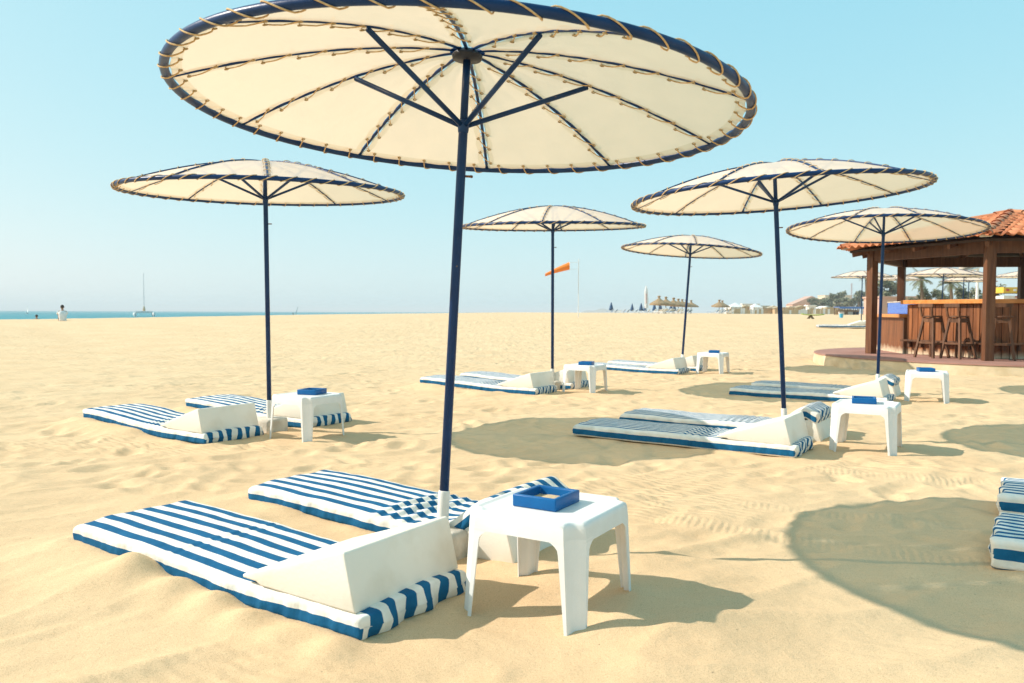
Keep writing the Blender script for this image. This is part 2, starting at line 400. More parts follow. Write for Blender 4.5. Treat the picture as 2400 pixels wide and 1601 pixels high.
# ------------------------------------------------------------------ ground
def h_base(x, y):
    x = np.asarray(x, float); y = np.asarray(y, float)
    h = 0.80 * sst(17, 50, y) + 0.20 * sst(50, 140, y)
    h = np.maximum(h, 0.58 * sst(-7, -27, x) * sst(2, 30, y))
    h = h * (1 - 0.31 * sst(-5, -27, x) * sst(20, 50, y))
    h = h + 0.10 * np.exp(-((x - 10.6) ** 2 + (y - 15) ** 2) / 22.0)
    shore = -31.0 + 0.025 * np.clip(y - 50, 0, 3000)
    d = shore - x
    h = h - np.where(d > 0, np.minimum(0.09 * d * sst(0, 7, d) + 0.0, 6.0), 0)
    return h
rects = []                                   # footprints that press the sand flat: centre, half sizes
for k, s in SETS.items():
    A = np.array(s['A'])
    for j in range(2):
        a = A + EV * s['off'] * j
        rects.append((*(a - EU * s['L'] / 2 + EV * MW / 2), s['L'] / 2, MW / 2))
EDGE_FOOT = np.array((2.155, 3.55))
for j in range(2):
    a = EDGE_FOOT + EV * 1.05 * j; rects.append((*(a + EU * 0.97 + EV * MW / 2), 0.97, MW / 2))
def rect_dist(x, y):
    d = np.full(np.shape(x), 9.0)
    for cx, cy, hu, hv in rects:
        u = (x - cx) * EU[0] + (y - cy) * EU[1]; v = (x - cx) * EV[0] + (y - cy) * EV[1]
        du = np.maximum(np.abs(u) - hu, 0); dv = np.maximum(np.abs(v) - hv, 0)
        d = np.minimum(d, np.hypot(du, dv))
    for cx, cy, _ in TABLES.values():
        d = np.minimum(d, np.maximum(np.hypot(x - cx, y - cy) - 0.30, 0))
    return d
BUMPS = [(-1.585, 3.325, 0.052, 0.075), (-1.70, 3.25, 0.03, 0.16), (-1.36, 3.17, 0.045, 0.07), (-1.15, 3.04, 0.05, 0.07), (-0.98, 2.91, 0.045, 0.06), (-0.80, 2.78, 0.03, 0.07), (-0.60, 2.66, 0.035, 0.06), 
         (-3.5, 7.3, 0.03, 0.22), (-0.35, 10.95, 0.04, 0.2),
         (0.62, 2.75, 0.05, 0.22), (0.40, 2.95, 0.025, 0.16), (0.2, 3.42, 0.03, 0.12), (0.75, 3.35, 0.03, 0.25),
         (-2.3, 5.6, 0.035, 0.25), (-3.6, 5.2, 0.03, 0.35), (-0.6, 5.1, 0.04, 0.4), (-1.35, 2.0, 0.03, 0.3), (1.5, 2.3, 0.04, 0.3)]
_prng = np.random.default_rng(5)
FOOT = []                                    # footprints: x, y, heading, length, depth
for i in range(900):
    y = 5.0 + 33 * _prng.random() ** 1.4; x = (_prng.random() * 1.5 - 0.78) * (y * 0.75 + 1)
    FOOT.append((x, y, _prng.random() * 6.28, 0.10 + 0.05 * _prng.random(), 0.008 + 0.018 * _prng.random()))
for i in range(46):
    FOOT.append((_prng.random() * 2.6 + 0.3, 3.6 + _prng.random() * 2.6, _prng.random() * 6.28, 0.10, 0.006 + 0.008 * _prng.random()))
def path_feet(p0, p1, n, d=0.03):
    p0 = np.array(p0); p1 = np.array(p1); t = (p1 - p0) / np.linalg.norm(p1 - p0); q = np.array((-t[1], t[0]))
    for i in range(n):
        c = p0 + (p1 - p0) * i / (n - 1) + q * (0.11 * (-1) ** i) + _prng.normal(size=2) * 0.04
        FOOT.append((c[0], c[1], math.atan2(t[1], t[0]), 0.13, d))
path_feet((-7.5, 7), (-0.5, 9.0), 22, 0.022); path_feet((-6, 12), (5, 14), 26, 0.025); path_feet((1.0, 3.9), (3.2, 5.6), 9, 0.014); path_feet((0.5, 4.3), (2.0, 6.0), 7, 0.012)

def build_sand():
    def axis(segs):
        out = []
        for a, b, st in segs: out += list(np.arange(a, b, st))
        return np.array(out)
    def grow(a, st, g, end):
        o = [a]
        while o[-1] < end: st *= g; o.append(o[-1] + st)
        return o[1:]
    ys = np.concatenate([[-60, -30, -12, -5, -2, -0.5, 0.5], np.arange(1.2, 9.0, 0.021), np.arange(9.0, 16, 0.036), grow(16.0, 0.042, 1.013, 130), [140, 160, 200, 270, 400, 700, 1500, 4000]])
    xr = grow(6.0, 0.03, 1.03, 45)
    xs = np.concatenate([[-40, -36.0, -34] if False else [], -np.array(grow(6.0, 0.03, 1.022, 75))[::-1], np.arange(-6.0, 6.0, 0.024), xr, [55, 75, 110, 180, 400, 1000, 4000]])
    X, Y = np.meshgrid(xs, ys)
    Z = h_base(X, Y)
    near = 1 - sst(9, 40, Y)
    d = rect_dist(X, Y); free = sst(0.0, 0.35, d)
    # wind-laid swells, stretched along the wind
    wd = R_(24); U = X * math.cos(wd) + Y * math.sin(wd); V = -X * math.sin(wd) + Y * math.cos(wd)
    wx = noise2(X * 0.7, Y * 0.7, 3) * 0.5
    sw = noise2(U * 0.75, V * 2.3 + wx, 1) * 0.020 + noise2(U * 1.5 + 5, V * 5.2 + wx * 2, 2) * 0.014 + noise2(U * 1.8 + 3, V * 10 + wx * 5, 23) * 0.0075 * np.clip(noise2(X * 0.9, Y * 0.9, 24) * 2.4 + 0.6, 0, 1)
    rid = 1 - np.abs(noise2(U * 1.1 + 9, V * 3.2 + wx * 2, 5)) * 2.2
    sw = sw + 0.013 * np.clip(rid, 0, 1) ** 3
    sm = noise2(X * 9, Y * 9, 4) * 0.0045 + noise2(U * 8, V * 18, 6) * 0.0035
    # trampled sand further off
    tr = sst(4.5, 9.0, Y + 0.35 * np.abs(X)) * (0.45 + 0.55 * np.clip(noise2(X * 0.35, Y * 0.35, 7) * 2 + 0.5, 0, 1))
    tm = (noise2(X * 2.6, Y * 2.6, 8) * 0.015 + noise2(X * 5.2, Y * 5.2, 9) * 0.013 + noise2(X * 11, Y * 11, 25) * 0.006) * tr
    amp = 0.18 + 0.82 * free
    Z = Z + (sw + sm + tm) * amp
    Z = Z + noise2(X * 0.16, Y * 0.16, 10) * 0.03 * sst(6, 14, Y)
    for s_ in SETS.values():
        if s_['lift'] < 0.02: continue
        for j_ in range(2):
            a_ = np.array(s_['A']) + EV * s_['off'] * j_ - EU * s_['L']
            u_ = (X - a_[0]) * EU[0] + (Y - a_[1]) * EU[1]; v_ = (X - a_[0]) * EV[0] + (Y - a_[1]) * EV[1]
            Z = Z + (s_['lift'] + 0.012) * sst(-0.45, 0.0, u_) * (1 - sst(0.05, 0.72 * s_['L'], u_)) * sst(-0.40, -0.02, v_) * (1 - sst(MW + 0.02, MW + 0.36, v_))
    # sand drifted up along the cushions
    Z = Z + 0.020 * np.exp(-((d - 0.05) / 0.07) ** 2) * np.clip(noise2(X * 3.3, Y * 3.3, 12) * 2 + 0.35, 0, 1)
    for bx, by, bh, br in BUMPS: Z += bh * np.exp(-((X - bx) ** 2 + (Y - by) ** 2) / (2 * br * br))
    # footprints: a hollow with a pushed-up rim
    for fx, fy, fh, fl, fd in FOOT:
        if np.min(np.hypot(*(np.array([fx, fy]) - np.array([[r[0], r[1]] for r in rects])).T)) < 0.5: continue
        i0, i1 = np.searchsorted(ys, [fy - 0.6, fy + 0.6]); j0, j1 = np.searchsorted(xs, [fx - 0.6, fx + 0.6])
        if i1 <= i0 or j1 <= j0: continue
        x = X[i0:i1, j0:j1] - fx; y = Y[i0:i1, j0:j1] - fy
        u = (x * math.cos(fh) + y * math.sin(fh)) / fl; v = (-x * math.sin(fh) + y * math.cos(fh)) / (fl * 0.5)
        r2 = u * u + v * v
        Z[i0:i1, j0:j1] += (-fd * np.exp(-r2) + 0.35 * fd * np.exp(-((np.sqrt(r2) - 1.7) / 0.5) ** 2)) * free[i0:i1, j0:j1]
    # terrace foot
    dt = np.hypot(X - BAR_C[0], Y - BAR_C[1]); Z = np.where(dt < TERR_R - 0.1, np.minimum(Z, 0.05), Z)
    ny, nx = X.shape
    co = np.stack([X, Y, Z], -1).reshape(-1, 3).astype(np.float32)
    idx = np.arange(ny * nx).reshape(ny, nx)
    q = np.stack([idx[:-1, :-1], idx[:-1, 1:], idx[1:, 1:], idx[1:, :-1]], -1).reshape(-1, 4).astype(np.int32)
    me = bpy.data.meshes.new('sand')
    me.vertices.add(len(co)); me.vertices.foreach_set('co', co.ravel())
    me.loops.add(q.size); me.loops.foreach_set('vertex_index', q.ravel())
    me.polygons.add(len(q)); me.polygons.foreach_set('loop_start', np.arange(0, q.size, 4, dtype=np.int32))
    me.polygons.foreach_set('loop_total', np.full(len(q), 4, dtype=np.int32))
    me.update(calc_edges=True)
    me.polygons.foreach_set('use_smooth', np.ones(len(q), dtype=bool))
    # relief masks: r wind ripples, g track bars, b far trampling
    rip = np.clip(noise2(X * 0.55, Y * 0.8, 14) * 2.6 - 0.25, 0, 1) * free * (1 - sst(9, 14, Y))
    def band(p0, p1, w):
        p0 = np.array(p0); p1 = np.array(p1); t = (p1 - p0); Ln = np.linalg.norm(t); t = t / Ln
        u = (X - p0[0]) * t[0] + (Y - p0[1]) * t[1]; v = -(X - p0[0]) * t[1] + (Y - p0[1]) * t[0] + 0.05 * noise2(X * 1.3, Y * 1.3, 21)
        return sst(-0.1, 0.15, u) * (1 - sst(Ln - 0.2, Ln + 0.1, u)) * (1 - sst(w * 0.6, w, np.abs(v)))
    trk = np.maximum.reduce([band((0.78, 4.45), (2.20, 3.55), 0.12), band((1.35, 4.75), (2.6, 4.15), 0.10), band((2.2, 5.9), (3.6, 5.2), 0.15), band((0.4, 5.0), (1.0, 4.6), 0.06)])
    trk = trk * (0.4 + 0.6 * np.clip(noise2(X * 2.2, Y * 2.2, 22) * 2 + 0.6, 0, 1))
    far = sst(9, 22, Y) * 0.9 + 0.03
    colr = np.stack([rip, trk, far, np.ones_like(rip)], -1).reshape(-1, 4).astype(np.float32)
    a = me.color_attributes.new('relief', 'FLOAT_COLOR', 'POINT'); a.data.foreach_set('color', colr.ravel())
    me.materials.append(SAND)
    o = link('sand', me); tag(o, kind='structure')
    def hz(x, y):
        i = int(np.clip(np.searchsorted(ys, y) - 1, 0, ny - 2)); j = int(np.clip(np.searchsorted(xs, x) - 1, 0, nx - 2))
        ty = (y - ys[i]) / (ys[i + 1] - ys[i]); tx = (x - xs[j]) / (xs[j + 1] - xs[j])
        return float((Z[i, j] * (1 - tx) + Z[i, j + 1] * tx) * (1 - ty) + (Z[i + 1, j] * (1 - tx) + Z[i + 1, j + 1] * tx) * ty)
    return hz
hz = build_sand()

def make_sea():
    m, t, N, L, b = nt('sea_water')
    geo = N.new('ShaderNodeNewGeometry')
    mp = N.new('ShaderNodeMapping'); mp.inputs['Scale'].default_value = (0.05, 0.012, 1); L.new(geo.outputs['Position'], mp.inputs['Vector'])
    n = noise_node(N, L, 1, 4, vec=mp.outputs[0])
    r = ramp(N, L, n.outputs[0], [(0.3, (0.012, 0.18, 0.22)), (0.7, (0.03, 0.27, 0.31))])
    L.new(r.outputs[0], b.inputs['Base Color']); b.inputs['Roughness'].default_value = 0.45; b.inputs['Specular IOR Level'].default_value = 0.12
    n2 = noise_node(N, L, 0.7, 4, vec=geo.outputs['Position'])
    bp = N.new('ShaderNodeBump'); bp.inputs['Strength'].default_value = 0.9; bp.inputs['Distance'].default_value = 0.35
    L.new(n2.outputs[0], bp.inputs['Height']); L.new(bp.outputs[0], b.inputs['Normal'])
    mb = MB(); S = 16000
    xs = [-S, -4000, -1200, -400, -150, -36.5, 0, 60, 400]; ys = [-300, 0, 40, 120, 300, 900, 3000, S]
    v = [(x, y, -1.0) for y in ys for x in xs]; n_ = len(xs)
    f = [(j * n_ + i, j * n_ + i + 1, (j + 1) * n_ + i + 1, (j + 1) * n_ + i) for j in range(len(ys) - 1) for i in range(n_ - 1)]
    mb.add(v, f); tag(mb.build('sea', m, smooth=True), kind='structure')
make_sea()

# ------------------------------------------------------------------ cushions
def cushion_mesh(name, L, T, mat, lift=0.0, wedge=False, seed=0, pleats=(0.56, 0.68), pamp=0.016, pper=0.066):
    r = 0.024; W = MW
    prof = []                                # (y, z, girth) going round from the middle of the top, half of it
    def arc(cy, cz, a0, a1, n): return [(cy + r * math.cos(R_(a0 + (a1 - a0) * i / n)), cz + r * math.sin(R_(a0 + (a1 - a0) * i / n))) for i in range(n + 1)]
    half = [(W / 2 * 0.88 * i / 13, T) for i in range(14)] + arc(W / 2 - r, T - r, 90, 0, 4) + [(W / 2, T * 0.5)] + arc(W / 2 - r, r, 0, -90, 4) + [(W / 2 * 0.8 * (1 - i / 4), 0) for i in range(4)] + [(0, 0)]
    g = [0]
    for a, b in zip(half, half[1:]): g.append(g[-1] + math.hypot(b[0] - a[0], b[1] - a[1]))
    right = [(y, z, gg) for (y, z), gg in zip(half, g)]
    left = [(-y, z, -gg) for y, z, gg in right[1:-1]][::-1]
    # keep two seam points in the middle of the bottom so the girth coordinate stays clean
    prof = [(-right[-1][0], right[-1][1], -right[-1][2])] + left + right
    P_ = np.array(prof); n = len(P_)
    us = np.concatenate([0.045 * (1 - np.cos(np.linspace(0, np.pi / 2, 7)))[:-1] if False else np.linspace(0, 0.04, 7)[:-1], np.arange(0.04, L - 0.04, 0.0115), np.linspace(L - 0.04, L, 7)])
    V = []; UVs = []
    rn = 0.034
    p0, p1 = pleats[0] * L, pleats[1] * L
    for u in us:
        d = min(u, L - u); k = 1.0 if d >= rn else max(0.02, (1 - ((rn - d) / rn) ** 3.6) ** (1 / 3.6))
        y, z, gg = P_[:, 0].copy(), P_[:, 1].copy(), P_[:, 2]
        kw = 1.0 if d >= rn else 0.965 + 0.035 * k
        zz = T / 2 + (z - T / 2) * k
        topw = np.clip((z - T * 0.55) / (T * 0.45), 0, 1)
        # plump: a little crown across, sag along
        zz = zz + topw * (0.010 * (1 - (y / (W / 2)) ** 2) + 0.008 * noise2(np.full(n, u * 3.1 + seed), y * 3.1, 30) + 0.0035 * noise2(np.full(n, u * 9 + seed), y * 5.1, 36)) * k
        # pleats where the cover is gathered
        if p0 - 0.02 < u < p1 + 0.02:
            ph = (u - p0) / pper; env = math.sin(math.pi * np.clip((u - p0) / (p1 - p0), 0, 1)) ** 0.5
            sh = 0.35 * noise2(y * 6 + seed, np.full(n, 0.3), 31)
            w = (ph + sh) % 1.0
            saw = np.where(w < 0.66, w / 0.66, (1 - w) / 0.34)
            zz = zz + topw * pamp * env * (saw - 0.15) * np.clip(1.25 - np.abs(y) / (W / 2), 0, 1) ** 0.4
        # wrinkles of the sides
        sidew = np.clip((np.abs(y) - W / 2 * 0.86) / (W / 2 * 0.14), 0, 1)
        wr = noise2(np.full(n, u * 11 + seed * 3), z * 9 + np.sign(y) * 5, 32) * 0.012 + noise2(np.full(n, u * 27 + seed), z * 14 + np.sign(y) * 9, 33) * 0.006
        yy = y * kw + np.sign(y) * sidew * wr
        zc = T / 2 + (z - T / 2) * k; ew = 0.014 * noise2(y * 8 + seed, np.full(n, 0.7), 34) + 0.012 * np.sin(y * 31 + zc * 34 + seed)
        uu = u + (ew * max(0, 1 - d / 0.09) if d < 0.09 else 0)
        # path along the ground
        base = lift * (1 - sst(0.0, 0.75 * L, u)) + 0.010 * noise2(u * 1.7 + seed * 7, 0.5, 35)
        zz = zz + base
        if wedge:
            t0 = L - 0.58; rise = 0.200 * sst(t0, L - 0.10, u) * (0.6 + 0.4 * sst(t0, L - 0.1, u)) if u > t0 else 0
            drop = 0.05 * sst(L - 0.13, L, u) if u > L - 0.13 else 0
            zz = zz + rise - drop
            uu = uu - 0.06 * sst(t0, L, u)
        for i in range(n):
            V.append((uu if np.isscalar(uu) else uu[i], yy[i] + W / 2, zz[i])); UVs.append((u, y[i] if (d < rn + 0.001 and z[i] < T * 0.51 and abs(y[i]) < W * 0.485) else gg[i]))
    f = []
    m = len(us)
    for j in range(m - 1):
        for i in range(n - 1):
            f.append((j * n + i, (j + 1) * n + i, (j + 1) * n + i + 1, j * n + i + 1))
    f.append(tuple(range(n))); f.append(tuple(reversed(range((m - 1) * n, m * n))))
    return mk_mesh(name, V, f, mat, True, UVs)

def headrest_mesh(under=False):
    W = 0.60; h = 0.205
    pr = [(0.0, 0.012), (0.075, 0.011), (0.105, 0.0), (0.60, 0.0), (0.545, h), (0.53, h + 0.003), (0.0, 0.026)]
    n = len(pr); v = [(u, 0.0, z) for u, z in pr] + [(u, W, z) for u, z in pr]
    f = [tuple(range(n)), tuple(reversed(range(n, 2 * n)))] + [(i, i + n, (i + 1) % n + n, (i + 1) % n) for i in range(n)]
    mb = MB(); mb.add(v, f)
    me = mb.mesh('headrest_shell', HEADREST, True, bevel=0.007)
    return me
HR_ME = headrest_mesh()
AX = Matrix.Rotation(HEAD, 4, 'Z')
def place_cushion(k, j, label, hr_label):
    s = SETS[k]; A = np.array(s['A']) + EV * s['off'] * j; foot = A - EU * s['L']
    wedge = s['wedge'] and j == 1
    z0 = 0.004
    pl = {'near0': (0.36, 0.42), 'near1': (0.49, 0.66), 'left0': (0.50, 0.66), 'right0': (0.50, 0.64), 'right1': (0.48, 0.7)}.get(k + str(j), (0.5, 0.64))
    pa = {'near0': 0.007, 'near1': 0.026}.get(k + str(j), 0.015)
    me = cushion_mesh('mattress', s['L'], s['T'], s['mat'], s['lift'], wedge, seed=hash((len(k), j)) % 50 + ord(k[0]) % 13, pleats=pl, pamp=pa, pper=0.088 if k + str(j) == 'near1' else 0.066)
    o = link('beach_mattress', me); o.location = (foot[0], foot[1], z0); o.rotation_euler = (0, 0, HEAD)
    tag(o, label, 'mattress', 'striped beach mattresses')
    h = link('headrest_wedge', HR_ME)
    hp = A - EU * (0.63 if wedge else 0.645) + EV * 0.01
    h.location = (hp[0], hp[1], 0.0 if wedge else z0 + s['T'] + 0.006); h.rotation_euler = (0, R_(0.6) if not wedge else 0, HEAD)
    tag(h, hr_label, 'headrest', 'cream wedge headrests')
WHERE = {'near': 'in the foreground set', 'left': 'of the left set before the sea', 'right': 'of the right-hand set under the leaning parasol',
         'mid': 'of the set before the windsock', 'bar': 'of the set nearest the bar', 'small': 'of the farthest small set'}
for k in SETS:
    w = WHERE[k]; wg = SETS[k]['wedge']
    place_cushion(k, 0, 'striped front mattress ' + w, 'cream wedge headrest lying on the front mattress ' + w)
    place_cushion(k, 1, 'striped rear mattress ' + w + (', head raised' if wg else ''),
                  ('cream wedge headrest under the raised rear mattress ' if wg else 'cream wedge headrest lying on the rear mattress ') + w)
for j, lb in enumerate(('striped mattress cut off by the right edge, nearer of the two', 'striped mattress cut off by the right edge, behind the nearer one')):
    me = cushion_mesh('mattress', 1.95, 0.135, STR_B, 0.0, False, seed=40 + j)
    o = link('beach_mattress', me); p = EDGE_FOOT + EV * 1.05 * j; o.location = (p[0], p[1], 0.003 + 0.004 * j); o.rotation_euler = (0, 0, HEAD)
    tag(o, lb, 'mattress', 'striped beach mattresses')

# ------------------------------------------------------------------ plastic tables and sand trays
TAB_H = 0.405
def table_ring(a, c, n_side=10, n_cor=8):
    """outline of a square with grooved, chamfered corners; returns points tagged with their distance from a corner middle"""
    pts = []
    for q in range(4):
        rot = Matrix.Rotation(q * math.pi / 2, 2)
        # straight side from corner q-1 to corner q, then the corner
        for i in range(n_side):
            t = -a + c + (2 * a - 2 * c) * i / n_side
            pts.append((rot @ Vector((a, t)), None))
        p0, p1 = Vector((a, a - c)), Vector((a - c, a)); nrm = Vector((1, 1)).normalized()
        for i in range(n_cor):
            t = i / n_cor
            g = -0.013 * math.sin(math.pi * t) ** 2
            pts.append((rot @ (p0.lerp(p1, t) + nrm * g), t))
    return pts
def make_table():
    a, c = 0.247, 0.060
    # top: dished plate with rolled edge and apron
    mb = MB(); ring = table_ring(a, c); n = len(ring); rows = []
    def loop(scale, z, inset=0): return [(p.x * scale, p.y * scale, z) for p, _ in ring]
    spec = [(0.30, TAB_H - 0.006), (0.82, TAB_H - 0.006), (0.875, TAB_H - 0.0055), (0.90, TAB_H - 0.001), (0.945, TAB_H), (0.975, TAB_H - 0.004), (0.993, TAB_H - 0.013), (1.0, TAB_H - 0.026), (1.008, TAB_H - 0.055), (1.012, TAB_H - 0.072),
            (0.992, TAB_H - 0.0715), (0.982, TAB_H - 0.03), (0.93, TAB_H - 0.012), (0.30, TAB_H - 0.012)]
    v = []; f = []
    for s_, z in spec: v += loop(s_, z)
    for i in range(len(spec) - 1):
        for k in range(n): l = (k + 1) % n; f.append((i * n + k, i * n + l, (i + 1) * n + l, (i + 1) * n + k))
    f.append(tuple(reversed(range(n)))); f.append(tuple((len(spec) - 1) * n + k for k in range(n)))
    mb.add(v, f); top = mb.mesh('table_top', PLASTIC, True)
    # one leg: grooved channel that narrows and splays towards the foot
    zs = [TAB_H - 0.060, TAB_H - 0.072, TAB_H - 0.078, TAB_H - 0.086, TAB_H - 0.098, TAB_H - 0.115, 0.22, 0.15, 0.08, 0.02, -0.03]
    v = []; f = []; m = 17
    for z in zs:
        dz = TAB_H - 0.072 - z
        fil = 0.032 * max(0, 1 - dz / 0.034) ** 2 if dz >= 0 else 0.032
        ret = max(0.012, 0.026 - 0.045 * max(dz, 0)) + fil       # width of the returns along the table sides
        cc = c * (1 - 0.55 * max(dz, 0)); sc = 1.010 + 0.22 * max(dz, 0) * 0.55
        A_ = a * sc
        for th in (0.0, 0.0045):
            row = []
            for i in range(m):
                t = i / (m - 1)
                if t < 0.25: p = Vector((A_, A_ - cc - ret * (1 - t / 0.25)))
                elif t > 0.75: p = Vector((A_ - cc - ret * ((t - 0.75) / 0.25), A_))
                else:
                    q = (t - 0.25) / 0.5
                    p = Vector((A_, A_ - cc)).lerp(Vector((A_ - cc, A_)), q) - Vector((1, 1)).normalized() * (0.013 * math.sin(math.pi * q) ** 2)
                    if z < 0.0: pass
                cen = Vector((A_ - cc - 0.05, A_ - cc - 0.05)); p = p + (cen - p).normalized() * th
                zz = z
                if z <= 0.02:
                    q = (t - 0.5) / 0.2
                    if abs(q) < 1: zz = z + 0.035 * (1 - q * q) ** 0.5 * (1 if z < 0 else 0.4)
                row.append((p.x, p.y, zz))
            v += row
    R2 = 2 * m
    for j in range(len(zs) - 1):
        for i in range(m - 1):
            f.append((j * R2 + i, j * R2 + i + 1, (j + 1) * R2 + i + 1, (j + 1) * R2 + i))
            f.append((j * R2 + m + i + 1, j * R2 + m + i, (j + 1) * R2 + m + i, (j + 1) * R2 + m + i + 1))
        for i in (0, m - 1): f.append((j * R2 + i, (j + 1) * R2 + i, (j + 1) * R2 + m + i, j * R2 + m + i))
    b0 = (len(zs) - 1) * R2
    for i in range(m - 1): f.append((b0 + i, b0 + i + 1, b0 + m + i + 1, b0 + m + i))
    legs = []
    mb = MB(); mb.add(v, f); me = mb.mesh('leg', PLASTIC, True)
    bm = bmesh.new(); bm.from_mesh(me); bmesh.ops.recalc_face_normals(bm, faces=bm.faces); bm.to_mesh(me); bm.free()
    return top, me
TOP_ME, LEG_ME = make_table()
for m_ in (TOP_ME, LEG_ME):
    bm = bmesh.new(); bm.from_mesh(m_); bmesh.ops.recalc_face_normals(bm, faces=bm.faces)
    for e in bm.edges: e.smooth = not (len(e.link_faces) == 2 and e.calc_face_angle(0) > R_(50))
    bm.to_mesh(m_); bm.free()

def make_tray():
    w, d, h, t = 0.190, 0.205, 0.048, 0.019
    mb = MB()
    o = [(-w / 2, -d / 2), (w / 2, -d / 2), (w / 2, d / 2), (-w / 2, d / 2)]; i_ = [(x * (1 - 2 * t / w), y * (1 - 2 * t / d)) for x, y in o]
    v = [(x, y, 0) for x, y in o] + [(x, y, h) for x, y in o] + [(x, y, h) for x, y in i_] + [(x, y, 0.008) for x, y in i_]
    f = [(3, 2, 1, 0), (12, 13, 14, 15)]
    for k in range(4):
        l = (k + 1) % 4; f += [(k, l, 4 + l, 4 + k), (4 + k, 4 + l, 8 + l, 8 + k), (8 + k, 8 + l, 12 + l, 12 + k)]
    mb.add(v, f); frame = mb.mesh('tray_frame', TRAY, True, bevel=0.006)
    mb = MB(); n = 12; v = []; f = []
    for j in range(n + 1):
        for i in range(n + 1):
            x = (i / n - 0.5) * (w - 2 * t + 0.002); y = (j / n - 0.5) * (d - 2 * t + 0.002)
            v.append((x, y, 0.016 + 0.006 * float(noise2(x * 22, y * 22, 40))))
    for j in range(n):
        for i in range(n): q = j * (n + 1) + i; f.append((q, q + 1, q + n + 2, q + n + 1))
    mb.add(v, f); return frame, mb.mesh('sand_fill', SAND_PLAIN, True)
SAND_PLAIN = mat_noise('ash_sand', (0.58, 0.43, 0.25), (0.68, 0.53, 0.33), 60, 0.95, 0.5, 300)
TRAY_ME, FILL_ME = make_tray()
TW = {'near': 'nearest white plastic side table, in the foreground', 'left': 'white plastic side table beside the left set before the sea',
      'right': 'white plastic side table at the head of the right-hand set', 'mid': 'white plastic side table in the set before the windsock',
      'bar': 'white plastic side table closest to the bar', 'small': 'smallest and farthest white plastic side table'}
YW = {'near': 'blue enamelled tray filled with sand on the foreground table', 'left': 'square blue tray on the left table before the sea',
      'right': 'blue tray on the right-hand table', 'mid': 'blue tray on the table before the windsock',
      'bar': 'blue tray on the table closest to the bar', 'small': 'tiny blue tray on the farthest table'}
for k, (x, y, rz) in TABLES.items():
    z = hz(x, y) - 0.012
    z = min(z, 0.0)
    t = thing('side_table', TW[k], 'table', (x, y, z), R_(rz), 'white plastic side tables')
    link('table_top', TOP_ME, t)
    for q in range(4): link('leg', LEG_ME, t, rot=(0, 0, q * math.pi / 2))
    dx, dy, dr = {'near': (-0.012, 0.015, 0), 'left': (0.03, 0.06, 14), 'right': (-0.01, 0.03, 8), 'mid': (0.02, 0.02, 12), 'bar': (0.0, 0.03, 10), 'small': (0.02, 0.0, 12)}[k]
    y_ = thing('sand_tray', YW[k], 'tray', (x + dx, y + dy, z + TAB_H + 0.0005 - 0.006), R_(rz + dr), 'blue trays on the tables')
    link('tray_frame', TRAY_ME, y_); link('sand_fill', FILL_ME, y_)

